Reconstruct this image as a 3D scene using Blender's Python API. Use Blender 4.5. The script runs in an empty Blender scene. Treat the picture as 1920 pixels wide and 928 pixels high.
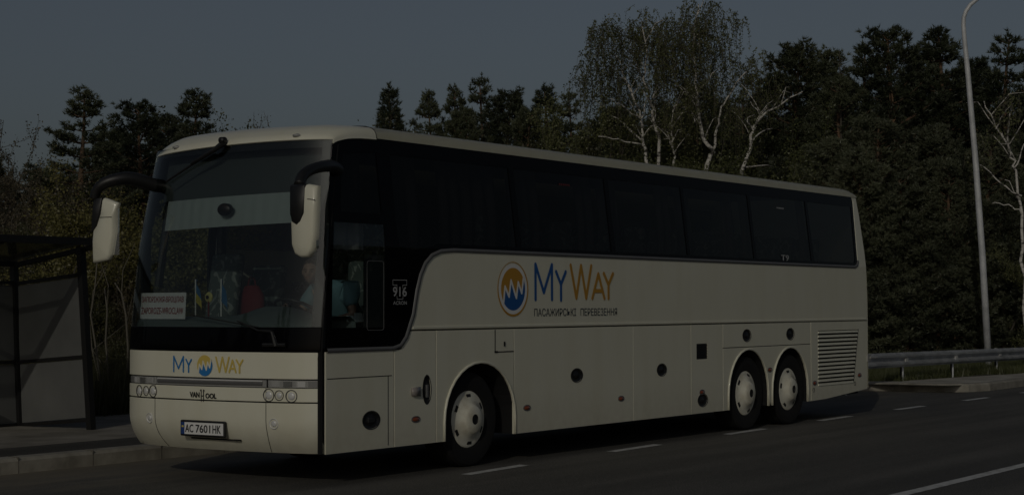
import bpy, bmesh, math, random
import numpy as np
from mathutils import Vector, Matrix

R = math.radians
SC = bpy.context.scene
COL = SC.collection

# ------------------------------------------------------------------ camera
CAM = Vector((-12.2689, -10.7193, 1.6927))
YAW, PITCH, ROLL, FPX = 0.6000, 0.0336, -0.0031, 3264.6
FW = Vector((math.cos(YAW)*math.cos(PITCH), math.sin(YAW)*math.cos(PITCH), math.sin(PITCH)))
RT = FW.cross(Vector((0, 0, 1))).normalized()
UP = RT.cross(FW)
RT, UP = RT*math.cos(ROLL)+UP*math.sin(ROLL), -RT*math.sin(ROLL)+UP*math.cos(ROLL)
cd = bpy.data.cameras.new('camera')
cam = bpy.data.objects.new('camera', cd)
COL.objects.link(cam)
cd.sensor_width = 36
cd.lens = FPX/1920*36
cd.clip_end = 3000
cam.matrix_world = Matrix(((RT.x, UP.x, -FW.x, CAM.x), (RT.y, UP.y, -FW.y, CAM.y), (RT.z, UP.z, -FW.z, CAM.z), (0, 0, 0, 1)))
SC.camera = cam

# ------------------------------------------------------------------ sky, sun, exposure
SUN_EL, SUN_AZ = 24.0, 20.5           # light travels along +X, turned a little to +Y
W = bpy.data.worlds.new('World')
SC.world = W
W.use_nodes = True
nt = W.node_tree
sky = nt.nodes.new('ShaderNodeTexSky')
sky.sky_type = 'NISHITA'
sky.sun_disc = False
sky.sun_elevation = R(SUN_EL)
sky.sun_rotation = R(270-SUN_AZ)      # sun stands at -X, -Y
sky.air_density = 1.0
sky.dust_density = 2.6
sky.ozone_density = 3.0
bg = nt.nodes['Background']
hs = nt.nodes.new('ShaderNodeHueSaturation')
hs.inputs['Saturation'].default_value = 0.63
nt.links.new(sky.outputs[0], hs.inputs['Color'])
nt.links.new(hs.outputs[0], bg.inputs[0])
bg.inputs[1].default_value = 0.084
sl = bpy.data.lights.new('sun', 'SUN')
sl.energy = 2.2
sl.angle = R(0.5)
sl.color = (1.0, 0.945, 0.82)
sun = bpy.data.objects.new('sun', sl)
COL.objects.link(sun)
sd = Vector((math.cos(R(SUN_AZ))*math.cos(R(SUN_EL)), math.sin(R(SUN_AZ))*math.cos(R(SUN_EL)), -math.sin(R(SUN_EL))))
sun.rotation_euler = sd.to_track_quat('-Z', 'Y').to_euler()
sun.location = (-40, -15, 30)
SC.view_settings.view_transform = 'Standard'
SC.view_settings.look = 'None'
SC.view_settings.exposure = -2.55
SC.view_settings.gamma = 1
SC.view_settings.use_curve_mapping = False
SC.render.engine = 'CYCLES'
SC.cycles.max_bounces = 8
SC.cycles.transparent_max_bounces = 24

# ------------------------------------------------------------------ photo measuring helpers
def ray(x, y):
    return FW + RT*((x-960)/FPX) - UP*((y-464)/FPX)
def on_side(x, y, Y=0.0):
    d = ray(x, y); t = (Y-CAM.y)/d.y; p = CAM+d*t
    return p.x, p.z
def spot(x, dist, z=0.15):
    d = ray(x, 580); d.z = 0; d.normalize()
    k = d.dot(Vector((FW.x, FW.y, 0)).normalized())
    p = CAM + d*(dist/k)
    return Vector((p.x, p.y, z))
def height(y, dist, z=0.15):
    return CAM.z + ray(960, y).z*dist - z

# ------------------------------------------------------------------ object helpers
def tag(o, label=None, cat=None, group=None, kind=None):
    if label: o['label'] = label
    if cat: o['category'] = cat
    if group: o['group'] = group
    if kind: o['kind'] = kind
    return o
def empty(name, loc=(0, 0, 0), rz=0.0):
    o = bpy.data.objects.new(name, None)
    o.empty_display_size = 0.3
    o.location = loc; o.rotation_euler = (0, 0, rz)
    COL.objects.link(o)
    return o
def link(name, me, mat=None, parent=None, smooth=False):
    o = bpy.data.objects.new(name, me)
    COL.objects.link(o)
    if mat is not None:
        for m in (mat if isinstance(mat, (list, tuple)) else [mat]):
            me.materials.append(m)
    if smooth and len(me.polygons):
        me.polygons.foreach_set('use_smooth', [True]*len(me.polygons))
    if parent is not None: o.parent = parent
    return o
def bmo(name, bm, mat=None, parent=None, smooth=False, bevel=0, recalc=True):
    if recalc: bmesh.ops.recalc_face_normals(bm, faces=bm.faces)
    me = bpy.data.meshes.new(name)
    bm.to_mesh(me); bm.free()
    o = link(name, me, mat, parent, smooth)
    if bevel:
        b = o.modifiers.new('bevel', 'BEVEL'); b.width = bevel; b.segments = 2
        b.limit_method = 'ANGLE'; b.angle_limit = R(35)
    return o
def auto_smooth(o, ang=40):
    me = o.data
    me.polygons.foreach_set('use_smooth', [True]*len(me.polygons))
    me.set_sharp_from_angle(angle=R(ang))
    return o
def box(bm, x0, x1, y0, y1, z0, z1, mi=0):
    v = [bm.verts.new(p) for p in ((x0, y0, z0), (x1, y0, z0), (x1, y1, z0), (x0, y1, z0), (x0, y0, z1), (x1, y0, z1), (x1, y1, z1), (x0, y1, z1))]
    for f in ((0, 3, 2, 1), (4, 5, 6, 7), (0, 1, 5, 4), (1, 2, 6, 5), (2, 3, 7, 6), (3, 0, 4, 7)):
        bm.faces.new([v[i] for i in f]).material_index = mi
def tube(bm, pts, rad, n=8, mi=0, cap=True, closed=False):
    pts = [Vector(p) for p in pts]
    if not hasattr(rad, '__len__'): rad = [rad]*len(pts)
    rings = []; up = None
    for i, p in enumerate(pts):
        if closed: d = pts[(i+1) % len(pts)]-pts[i-1]
        else: d = pts[min(i+1, len(pts)-1)]-pts[max(i-1, 0)]
        d.normalize()
        if up is None:
            up = Vector((0, 0, 1)) if abs(d.z) < .9 else Vector((1, 0, 0))
        a = d.cross(up).normalized(); b = a.cross(d).normalized(); up = b
        rings.append([bm.verts.new(p+(a*math.cos(2*math.pi*k/n)+b*math.sin(2*math.pi*k/n))*rad[i]) for k in range(n)])
    m = len(rings)
    for i in range(m if closed else m-1):
        A, B = rings[i], rings[(i+1) % m]
        for k in range(n):
            bm.faces.new((A[k], A[(k+1) % n], B[(k+1) % n], B[k])).material_index = mi
    if cap and not closed:
        bm.faces.new(rings[0][::-1]).material_index = mi; bm.faces.new(rings[-1]).material_index = mi
def lathe(bm, prof, org, axis='y', n=32, mi=0, close=False):
    """prof: (radius, along) pairs."""
    org = Vector(org); rings = []
    for r, a in prof:
        ring = []
        for k in range(n):
            c, s = math.cos(2*math.pi*k/n)*r, math.sin(2*math.pi*k/n)*r
            q = {'y': (c, a, s), 'x': (a, c, s), 'z': (c, s, a)}[axis]
            ring.append(bm.verts.new(org+Vector(q)))
        rings.append(ring)
    for i in range(len(rings)-1):
        for k in range(n):
            bm.faces.new((rings[i][k], rings[i][(k+1) % n], rings[i+1][(k+1) % n], rings[i+1][k])).material_index = mi
    if close:
        bm.faces.new(rings[0][::-1]).material_index = mi; bm.faces.new(rings[-1]).material_index = mi
def plate(bm, outline, holes=(), thick=0.02, cuts=(), mi=0, y0=0.0):
    """polygon in the XZ plane at Y=y0 with holes, thickened towards +Y (into the bus)."""
    es = []
    for lp in [outline]+list(holes):
        vs = [bm.verts.new((p[0], y0, p[1])) for p in lp]
        es += [bm.edges.new((vs[i], vs[(i+1) % len(vs)])) for i in range(len(vs))]
    r = bmesh.ops.triangle_fill(bm, use_beauty=True, use_dissolve=False, edges=es)
    fs = [g for g in r['geom'] if isinstance(g, bmesh.types.BMFace)]
    for z in cuts:
        g = list(set(fs)) + list({e for f in fs for e in f.edges}) + list({v for f in fs for v in f.verts})
        rr = bmesh.ops.bisect_plane(bm, geom=g, plane_co=(0, y0, z), plane_no=(0, 0, 1), dist=1e-5)
        fs = [g for g in rr['geom'] if isinstance(g, bmesh.types.BMFace)]
    for f in fs: f.material_index = mi
    if thick:
        ex = bmesh.ops.extrude_face_region(bm, geom=fs)
        nv = [g for g in ex['geom'] if isinstance(g, bmesh.types.BMVert)]
        bmesh.ops.translate(bm, verts=nv, vec=(0, thick, 0))
def rrect(x0, x1, z0, z1, r, n=5):
    P = []
    for cx, cz, a0 in ((x1-r, z1-r, 0), (x0+r, z1-r, 90), (x0+r, z0+r, 180), (x1-r, z0+r, 270)):
        for k in range(n+1):
            a = R(a0+90*k/n); P.append((cx+r*math.cos(a), cz+r*math.sin(a)))
    return P
def circ(cx, cz, rx, rz=None, n=24):
    rz = rz or rx
    return [(cx+rx*math.cos(2*math.pi*k/n), cz+rz*math.sin(2*math.pi*k/n)) for k in range(n)]

# ------------------------------------------------------------------ materials
def mat(name, col, rough=.5, metal=0.0, coat=0.0, spec=.5, noise=None, bump=None, coords='Object'):
    m = bpy.data.materials.new(name); m.use_nodes = True
    N, L = m.node_tree.nodes, m.node_tree.links
    b = N['Principled BSDF']
    b.inputs['Base Color'].default_value = (*col, 1)
    b.inputs['Roughness'].default_value = rough
    b.inputs['Metallic'].default_value = metal
    b.inputs['Coat Weight'].default_value = coat
    b.inputs['Coat Roughness'].default_value = 0.08
    b.inputs['Specular IOR Level'].default_value = spec
    tc = N.new('ShaderNodeTexCoord')
    if noise:
        cols, scale, detail, lo, hi = noise
        n = N.new('ShaderNodeTexNoise'); n.inputs['Scale'].default_value = scale; n.inputs['Detail'].default_value = detail
        L.new(tc.outputs[coords], n.inputs['Vector'])
        r = N.new('ShaderNodeValToRGB')
        r.color_ramp.elements[0].position = lo; r.color_ramp.elements[0].color = (*cols[0], 1)
        r.color_ramp.elements[1].position = hi; r.color_ramp.elements[1].color = (*cols[1], 1)
        L.new(n.outputs['Fac'], r.inputs[0]); L.new(r.outputs[0], b.inputs['Base Color'])
    if bump:
        n = N.new('ShaderNodeTexNoise'); n.inputs['Scale'].default_value = bump[0]; n.inputs['Detail'].default_value = 4
        L.new(tc.outputs[coords], n.inputs['Vector'])
        u = N.new('ShaderNodeBump'); u.inputs['Strength'].default_value = bump[1]; u.inputs['Distance'].default_value = bump[2]
        L.new(n.outputs['Fac'], u.inputs['Height']); L.new(u.outputs[0], b.inputs['Normal'])
    return m
def glass(name, tint, ior=1.5, rough=0.0, bump=0.0):
    m = bpy.data.materials.new(name); m.use_nodes = True
    N, L = m.node_tree.nodes, m.node_tree.links
    N.clear()
    out = N.new('ShaderNodeOutputMaterial'); mx = N.new('ShaderNodeMixShader')
    tr = N.new('ShaderNodeBsdfTransparent'); tr.inputs[0].default_value = (*tint, 1)
    gl = N.new('ShaderNodeBsdfGlossy'); gl.inputs['Roughness'].default_value = rough
    fr = N.new('ShaderNodeFresnel'); fr.inputs[0].default_value = ior
    geo = N.new('ShaderNodeNewGeometry')
    # the same reflection from both sides of the pane
    sw_ = N.new('ShaderNodeMapRange'); sw_.inputs['To Min'].default_value = ior; sw_.inputs['To Max'].default_value = 1/ior
    L.new(geo.outputs['Backfacing'], sw_.inputs['Value']); L.new(sw_.outputs[0], fr.inputs[0])
    L.new(fr.outputs[0], mx.inputs[0]); L.new(tr.outputs[0], mx.inputs[1]); L.new(gl.outputs[0], mx.inputs[2])
    L.new(mx.outputs[0], out.inputs[0])
    if bump:
        tc = N.new('ShaderNodeTexCoord'); n = N.new('ShaderNodeTexNoise'); n.inputs['Scale'].default_value = 1.3
        L.new(tc.outputs['Object'], n.inputs['Vector'])
        u = N.new('ShaderNodeBump'); u.inputs['Strength'].default_value = bump; u.inputs['Distance'].default_value = .05
        L.new(n.outputs['Fac'], u.inputs['Height']); L.new(u.outputs[0], gl.inputs['Normal'])
    return m
def paint_mat(name, col):
    m = mat(name, col, rough=.35, coat=.5)
    N, L = m.node_tree.nodes, m.node_tree.links
    b = N['Principled BSDF']
    tc = N.new('ShaderNodeTexCoord')
    mp = N.new('ShaderNodeMapping'); mp.inputs['Scale'].default_value = (1.2, 1.2, .25)
    n = N.new('ShaderNodeTexNoise'); n.inputs['Scale'].default_value = 3.0; n.inputs['Detail'].default_value = 6
    L.new(tc.outputs['Object'], mp.inputs[0]); L.new(mp.outputs[0], n.inputs['Vector'])
    mx = N.new('ShaderNodeMix'); mx.data_type = 'RGBA'
    mx.inputs['A'].default_value = (*col, 1); mx.inputs['B'].default_value = (col[0]*.95, col[1]*.94, col[2]*.91, 1)
    r = N.new('ShaderNodeMapRange'); r.inputs['From Min'].default_value = .42; r.inputs['From Max'].default_value = .75
    L.new(n.outputs['Fac'], r.inputs['Value']); L.new(r.outputs[0], mx.inputs['Factor'])
    # road dust thrown up along the lowest edge of the panels
    sx = N.new('ShaderNodeSeparateXYZ'); L.new(tc.outputs['Object'], sx.inputs[0])
    r2 = N.new('ShaderNodeMapRange'); r2.inputs['From Min'].default_value = .75; r2.inputs['From Max'].default_value = .30
    r2.inputs['To Max'].default_value = .45
    L.new(sx.outputs['Z'], r2.inputs['Value'])
    n2 = N.new('ShaderNodeTexNoise'); n2.inputs['Scale'].default_value = 9; n2.inputs['Detail'].default_value = 5
    L.new(tc.outputs['Object'], n2.inputs['Vector'])
    mu = N.new('ShaderNodeMath'); mu.operation = 'MULTIPLY'
    L.new(r2.outputs[0], mu.inputs[0]); L.new(n2.outputs['Fac'], mu.inputs[1])
    m2 = N.new('ShaderNodeMix'); m2.data_type = 'RGBA'; m2.inputs['B'].default_value = (.36, .31, .22, 1)
    L.new(mx.outputs['Result'], m2.inputs['A']); L.new(mu.outputs[0], m2.inputs['Factor'])
    L.new(m2.outputs['Result'], b.inputs['Base Color'])
    rr = N.new('ShaderNodeMapRange'); rr.inputs['To Min'].default_value = .28; rr.inputs['To Max'].default_value = .45
    L.new(n.outputs['Fac'], rr.inputs['Value']); L.new(rr.outputs[0], b.inputs['Roughness'])
    return m
def leaf_mat(name, a, b_, trans=.35, scale=.9):
    m = bpy.data.materials.new(name); m.use_nodes = True
    N, L = m.node_tree.nodes, m.node_tree.links
    N.clear()
    out = N.new('ShaderNodeOutputMaterial')
    tc = N.new('ShaderNodeTexCoord'); n = N.new('ShaderNodeTexNoise'); n.inputs['Scale'].default_value = scale; n.inputs['Detail'].default_value = 3
    L.new(tc.outputs['Object'], n.inputs['Vector'])
    oi = N.new('ShaderNodeObjectInfo')
    ad = N.new('ShaderNodeMath'); ad.operation = 'MULTIPLY_ADD'; ad.inputs[1].default_value = .45; ad.inputs[2].default_value = -.22
    L.new(oi.outputs['Random'], ad.inputs[0])
    s = N.new('ShaderNodeMath'); s.operation = 'ADD'; L.new(n.outputs['Fac'], s.inputs[0]); L.new(ad.outputs[0], s.inputs[1])
    r = N.new('ShaderNodeValToRGB')
    r.color_ramp.elements[0].position = .3; r.color_ramp.elements[0].color = (*a, 1)
    r.color_ramp.elements[1].position = .7; r.color_ramp.elements[1].color = (*b_, 1)
    L.new(s.outputs[0], r.inputs[0])
    d = N.new('ShaderNodeBsdfDiffuse'); t = N.new('ShaderNodeBsdfTranslucent'); g = N.new('ShaderNodeBsdfGlossy')
    g.inputs['Roughness'].default_value = .45; g.inputs[0].default_value = (.8, .8, .8, 1)
    L.new(r.outputs[0], d.inputs[0]); L.new(r.outputs[0], t.inputs[0])
    m1 = N.new('ShaderNodeMixShader'); m1.inputs[0].default_value = trans
    L.new(d.outputs[0], m1.inputs[1]); L.new(t.outputs[0], m1.inputs[2])
    m2 = N.new('ShaderNodeMixShader'); m2.inputs[0].default_value = .035
    L.new(m1.outputs[0], m2.inputs[1]); L.new(g.outputs[0], m2.inputs[2])
    L.new(m2.outputs[0], out.inputs[0])
    return m

PAINT = paint_mat('cream paint', (.79, .775, .635))
BLACK = mat('black plastic', (.012, .012, .012), .45)
GLOSSB = mat('black glass surround', (.003, .003, .004), .05, spec=.10)
RUBBER = mat('tyre rubber', (.004, .004, .004), .9, bump=(60, .3, .01))
DARK = mat('dark underside', (.006, .006, .006), .9)
GREY = mat('grey window trim', (.14, .14, .14), .4)
GAPM = mat('panel gap black', (.006, .006, .006), .9)
CHROME = mat('chrome', (.45, .45, .45), .18, metal=1)
SILVER = mat('grey lamp bezel', (.34, .34, .33), .35, metal=.2)
RIMM = mat('cream wheel cover paint', (.74, .72, .60), .35, coat=.3, noise=(((.62, .58, .46), (.78, .76, .64)), 7, 5, .35, .6))
BLUE = mat('blue lettering', (.012, .10, .33), .4)
ORANGE = mat('orange lettering', (.52, .27, .03), .4)
YELLOWP = mat('pale yellow lettering', (.66, .50, .12), .4)
BLUE2 = mat('bright blue lettering', (.03, .20, .50), .4)
WHITE = mat('white film', (.80, .80, .78), .4)
DKTXT = mat('dark grey lettering', (.05, .065, .075), .4)
LGTXT = mat('light grey lettering', (.42, .42, .42), .4)
AMBER = mat('amber reflector', (.26, .055, .015), .15, coat=1)
REDM = mat('red fabric', (.14, .008, .01), .8)
SIDEGL = glass('dark tinted side glass', (.42, .42, .42), 1.30, bump=.02)
FRONTGL = glass('windscreen glass', (.78, .81, .80), 1.52, bump=.02)
DRVGL = glass('driver window glass', (.88, .92, .92), 1.45)
LENS = glass('lamp lens', (.85, .85, .85), 1.5)
CURTAIN = mat('grey curtain', (.17, .165, .16), .9)
BLIND = mat('pale windscreen blind', (.42, .47, .47), .8)
DASH = mat('grey dashboard', (.10, .125, .12), .6, bump=(90, .2, .005))
INTER = mat('dark interior lining', (.05, .052, .055), .8)
STEEL = mat('galvanised steel', (.6, .61, .62), .5, metal=.1, noise=(((.50, .51, .52), (.68, .69, .70)), 3, 6, .35, .65))

# ==================================================================== THE SETTING
def asphalt(name, a, b_, patch=(.09, .08, .06), grime=.5):
    m = mat(name, a, .75, spec=.3)
    N, L = m.node_tree.nodes, m.node_tree.links
    b = N['Principled BSDF']; tc = N.new('ShaderNodeTexCoord')
    n1 = N.new('ShaderNodeTexNoise'); n1.inputs['Scale'].default_value = .45; n1.inputs['Detail'].default_value = 7; n1.inputs['Roughness'].default_value = .62
    mp = N.new('ShaderNodeMapping'); mp.inputs['Scale'].default_value = (.35, 1.5, 1)
    L.new(tc.outputs['Object'], mp.inputs[0]); L.new(mp.outputs[0], n1.inputs['Vector'])
    r1 = N.new('ShaderNodeValToRGB')
    r1.color_ramp.elements[0].position = .35; r1.color_ramp.elements[0].color = (*a, 1)
    r1.color_ramp.elements[1].position = .66; r1.color_ramp.elements[1].color = (*b_, 1)
    L.new(n1.outputs['Fac'], r1.inputs[0])
    n2 = N.new('ShaderNodeTexNoise'); n2.inputs['Scale'].default_value = 70; n2.inputs['Detail'].default_value = 2
    L.new(tc.outputs['Object'], n2.inputs['Vector'])
    r2 = N.new('ShaderNodeValToRGB'); r2.color_ramp.elements[0].position = .35; r2.color_ramp.elements[0].color = (.42, .42, .42, 1)
    r2.color_ramp.elements[1].position = .7; r2.color_ramp.elements[1].color = (1.7, 1.7, 1.7, 1)
    L.new(n2.outputs['Fac'], r2.inputs[0])
    mu = N.new('ShaderNodeMix'); mu.data_type = 'RGBA'; mu.blend_type = 'MULTIPLY'; mu.inputs['Factor'].default_value = 1
    n4 = N.new('ShaderNodeTexNoise'); n4.inputs['Scale'].default_value = 1.0; n4.inputs['Detail'].default_value = 4
    mp4 = N.new('ShaderNodeMapping'); mp4.inputs['Scale'].default_value = (.03, 1.7, 1)
    L.new(tc.outputs['Object'], mp4.inputs[0]); L.new(mp4.outputs[0], n4.inputs['Vector'])
    n5 = N.new('ShaderNodeTexNoise'); n5.inputs['Scale'].default_value = 11; n5.inputs['Detail'].default_value = 5; n5.inputs['Roughness'].default_value = .8
    L.new(tc.outputs['Object'], n5.inputs['Vector'])
    a4 = N.new('ShaderNodeMath'); a4.operation = 'ADD'; L.new(n4.outputs['Fac'], a4.inputs[0]); L.new(n5.outputs['Fac'], a4.inputs[1])
    r4 = N.new('ShaderNodeMapRange'); r4.inputs['From Min'].default_value = .65; r4.inputs['From Max'].default_value = 1.35; r4.inputs['To Min'].default_value = .62; r4.inputs['To Max'].default_value = 1.4
    L.new(a4.outputs[0], r4.inputs['Value'])
    m4 = N.new('ShaderNodeMix'); m4.data_type = 'RGBA'; m4.blend_type = 'MULTIPLY'; m4.inputs['Factor'].default_value = 1
    L.new(r1.outputs[0], m4.inputs['A']); L.new(r4.outputs[0], m4.inputs['B'])
    L.new(m4.outputs['Result'], mu.inputs['A']); L.new(r2.outputs[0], mu.inputs['B'])
    # sandy dirt swept towards the kerb
    sx = N.new('ShaderNodeSeparateXYZ'); L.new(tc.outputs['Object'], sx.inputs[0])
    rr = N.new('ShaderNodeMapRange'); rr.inputs['From Min'].default_value = 1.2; rr.inputs['From Max'].default_value = 3.5
    L.new(sx.outputs['Y'], rr.inputs['Value'])
    n3 = N.new('ShaderNodeTexNoise'); n3.inputs['Scale'].default_value = 1.6; n3.inputs['Detail'].default_value = 8; n3.inputs['Roughness'].default_value = .7
    mp3 = N.new('ShaderNodeMapping'); mp3.inputs['Scale'].default_value = (.4, 2.2, 1)
    L.new(tc.outputs['Object'], mp3.inputs[0]); L.new(mp3.outputs[0], n3.inputs['Vector'])
    ad = N.new('ShaderNodeMath'); ad.operation = 'MULTIPLY_ADD'; ad.inputs[1].default_value = grime
    L.new(rr.outputs[0], ad.inputs[0]); L.new(n3.outputs['Fac'], ad.inputs[2])
    r3 = N.new('ShaderNodeMapRange'); r3.inputs['From Min'].default_value = .60; r3.inputs['From Max'].default_value = .95; r3.inputs['To Max'].default_value = .8
    L.new(ad.outputs[0], r3.inputs['Value'])
    m3 = N.new('ShaderNodeMix'); m3.data_type = 'RGBA'; m3.inputs['B'].default_value = (*patch, 1)
    L.new(mu.outputs['Result'], m3.inputs['A']); L.new(r3.outputs[0], m3.inputs['Factor'])
    L.new(m3.outputs['Result'], b.inputs['Base Color'])
    u = N.new('ShaderNodeBump'); u.inputs['Strength'].default_value = .5; u.inputs['Distance'].default_value = .008
    L.new(n2.outputs['Fac'], u.inputs['Height']); L.new(u.outputs[0], b.inputs['Normal'])
    return m
ROADM = asphalt('road asphalt', (.088, .084, .075), (.128, .121, .107), (.20, .175, .13))
WALKM = asphalt('footway asphalt', (.055, .052, .045), (.080, .075, .064), (.13, .115, .09), grime=.0)
KERBM = mat('kerb concrete', (.24, .22, .19), .85, noise=(((.20, .185, .15), (.38, .355, .30)), 3.5, 8, .3, .7), bump=(25, .4, .01))
PAVEM = mat('sandy concrete paving', (.2, .18, .15), .9, noise=(((.17, .155, .125), (.33, .305, .26)), 2.0, 9, .3, .7), bump=(14, .4, .02))
MARKM = mat('road marking paint', (.55, .55, .52), .7, noise=(((.30, .29, .27), (.62, .62, .6)), 9, 8, .28, .5))
SOIL = mat('forest soil', (.05, .045, .028), .95, noise=(((.035, .04, .018), (.09, .075, .045)), .7, 9, .3, .7), bump=(3, .6, .08))

def sheet(name, pts, z, m, kind='structure', thick=0, parent=None):
    bm = bmesh.new()
    vs = [bm.verts.new((p[0], p[1], z)) for p in pts]
    es = [bm.edges.new((vs[i], vs[(i+1) % len(vs)])) for i in range(len(vs))]
    bmesh.ops.triangle_fill(bm, use_beauty=True, edges=es)
    for f in bm.faces:
        if f.normal.z < 0: f.normal_flip()
    if thick:
        ex = bmesh.ops.extrude_face_region(bm, geom=list(bm.faces))
        bmesh.ops.translate(bm, verts=[g for g in ex['geom'] if isinstance(g, bmesh.types.BMVert)], vec=(0, 0, -thick))
    o = bmo(name, bm, m, parent, recalc=bool(thick))
    if kind: tag(o, kind=kind)
    return o
sheet('ground', [(-900, -900), (1200, -900), (1200, 1200), (-900, 1200)], -.06, SOIL)
sheet('road', [(-200, -9.5), (300, -9.5), (300, 3.75), (-200, 3.75)], 0, ROADM)
# the bay closes beyond the bus: the kerb swings round and runs on beside the road
KERB = [(-200, 3.55), (18.2, 3.55), (19.2, 3.42), (20.0, 3.05), (20.35, 2.5), (20.3, 1.9), (20.35, 1.45), (20.7, 1.1), (21.4, .92), (23.0, .95), (26, 1.0), (300, 1.0)]
def offset(line, d):
    out = []
    for i, p in enumerate(line):
        a = Vector(line[max(i-1, 0)]); b = Vector(line[min(i+1, len(line)-1)])
        t = (b-a).normalized(); out.append((p[0]-t.y*d, p[1]+t.x*d))
    return out
kin = offset(KERB, .17)
bm = bmesh.new()
sec = []
for p, q in zip(KERB, kin):
    P, Q = Vector(p), Vector(q); d = (Q-P)
    sec.append([bm.verts.new((v.x, v.y, z)) for v, z in ((P, -.05), (P, .125), (P+d*.18, .158), (Q, .165), (Q, -.05))])
for a, b in zip(sec, sec[1:]):
    for k in range(4): bm.faces.new((a[k], a[k+1], b[k+1], b[k]))
kb = bmo('kerb', bm, KERBM); tag(kb, kind='structure')
# joints between kerb stones are thin recessed strips
bm = bmesh.new()
x = -30.37
while x < 17.5:
    box(bm, x, x+.008, 3.548, 3.72, .0, .167); x += 1.0
tag(bmo('kerb_joints', bm, mat('joint mortar', (.12, .11, .09), .95)), kind='structure')
sheet('footway', [(-200, 3.72), (17.5, 3.72), (17.5, 4.66), (-200, 4.66)], .157, WALKM)
sheet('paved_strip', [(-200, 4.66), (6.2, 4.66), (6.2, 6.15), (7.5, 8.2), (-200, 8.2)], .150, PAVEM)
sheet('concrete_apron', kin[1:] + [(300, 1.9), (26, 1.9), (21.1, 2.75), (20.3, 3.6), (17.5, 4.66), (17.5, 3.72)], .159, mat('pale sandy concrete', (.4, .38, .32), .9, noise=(((.28, .255, .21), (.50, .47, .40)), 1.6, 9, .3, .7), bump=(14, .4, .02)))
bm = bmesh.new()
# low earth verge rising gently towards the wood
xs = np.linspace(-120, 260, 96); ys = np.array([1.2, 2.6, 4.6, 7, 10, 14, 18, 24, 32, 45, 65, 100, 180, 400])
rng = np.random.RandomState(3)
G = [[bm.verts.new((x, y, -.035+.0*x + min(.17, .0 + .17) - .0 + (.0 if y < 9 else min((y-9)*.012, .5)+rng.rand()*.12*min(1, (y-9)/6)))) for y in ys] for x in xs]
for i in range(len(xs)-1):
    for j in range(len(ys)-1):
        cx_, cy_ = (xs[i]+xs[i+1])/2, (ys[j]+ys[j+1])/2
        if cx_ < 22 and ys[j] < 4.6: continue
        bm.faces.new((G[i][j], G[i+1][j], G[i+1][j+1], G[i][j+1]))
for v in [v for v in bm.verts if not v.link_faces]: bm.verts.remove(v)
tag(bmo('verge', bm, SOIL, smooth=True), kind='structure')

def marking(name, x0, x1, ya, yb, w):
    bm = bmesh.new()
    n = max(1, int((x1-x0)/.25)); rg = random.Random(int(x0*10))
    top, bot = [], []
    for i in range(n+1):
        t = i/n; y = ya+(yb-ya)*t
        top.append(bm.verts.new((x0+(x1-x0)*t, y+w/2+rg.uniform(-.004, .004), .004)))
        bot.append(bm.verts.new((x0+(x1-x0)*t, y-w/2+rg.uniform(-.004, .004), .004)))
    for i in range(n): bm.faces.new((bot[i], bot[i+1], top[i+1], top[i]))
    return tag(bmo(name, bm, MARKM), kind='structure')
dl = lambda x: -.40+.5*min(1, max(0, (x-2)/12))**.7
for i in range(16):
    x0 = 1.98+3.16*i-.02*i
    marking('lane_dash', x0, x0+1.2, dl(x0), dl(x0+1.2), .13)
marking('lane_line', -60, 140, -4.76, -4.76, .14)

# ==================================================================== THE COACH
coach = empty('tour_coach', (0, 0, 0))
tag(coach, 'cream three-axle tour coach with blue and orange lettering parked at the kerb', 'coach')
WID, MID, LEN = 2.55, 1.275, 13.2
def tumble(z): return 0.0 if z < 2.28 else (z-2.28)*.092
def plan(t):
    t = abs(t)
    return .05*(t/.74)**2 if t <= .74 else .05+.065*(t-.74)/.535+.10*((t-.74)/.535)**2.6
def fx(y, z):
    """X of the front skin at width y and height z"""
    x = plan((y-MID)*MID/(MID-tumble(z)))
    if z > 1.3: x += .275*((z-1.3)/1.95)**1.25
    if z < .62: x += .16*((.62-z)/.32)**2
    return x
def on_front(px, py):
    X = 0.0
    for _ in range(12):
        d = ray(px, py); t = (X-CAM.x)/d.x; p = CAM+d*t; X = fx(min(max(p.y, 0), WID), p.z)
    return p.y, p.z
def bend(bm):
    for v in bm.verts: v.co.y += tumble(v.co.z)
def front_patch(name, s0, s1, z0, z1, m, off=0.0, thick=.02, ns=36, nz=10, parent=coach, bevel=.004, smooth=True, zfun=None):
    """skin patch over s in [-1,1] (s=-1 near side, +1 far side) and heights z0..z1"""
    bm = bmesh.new()
    front, back = [], []
    for j in range(nz+1):
        z = z0+(z1-z0)*j/nz; rf, rb = [], []
        for i in range(ns+1):
            s = s0+(s1-s0)*i/ns
            y = MID+s*(MID-tumble(z)); zz = z if zfun is None else zfun(s, z)
            x = fx(y, zz)
            rf.append(bm.verts.new((x-off, y, zz))); rb.append(bm.verts.new((x-off+thick, MID+(y-MID)*.992, zz)))
        front.append(rf); back.append(rb)
    for j in range(nz):
        for i in range(ns):
            bm.faces.new((front[j][i], front[j][i+1], front[j+1][i+1], front[j+1][i]))
            bm.faces.new((back[j][i], back[j+1][i], back[j+1][i+1], back[j][i+1]))
    for i in range(ns):
        bm.faces.new((front[0][i], back[0][i], back[0][i+1], front[0][i+1])); bm.faces.new((front[nz][i], front[nz][i+1], back[nz][i+1], back[nz][i]))
    for j in range(nz):
        bm.faces.new((front[j][0], front[j+1][0], back[j+1][0], back[j][0])); bm.faces.new((front[j][ns], back[j][ns], back[j+1][ns], front[j+1][ns]))
    o = bmo(name, bm, m, parent)
    auto_smooth(o, 45)
    if bevel:
        b = o.modifiers.new('bevel', 'BEVEL'); b.width = bevel; b.segments = 2; b.limit_method = 'ANGLE'; b.angle_limit = R(50)
    return o

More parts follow.
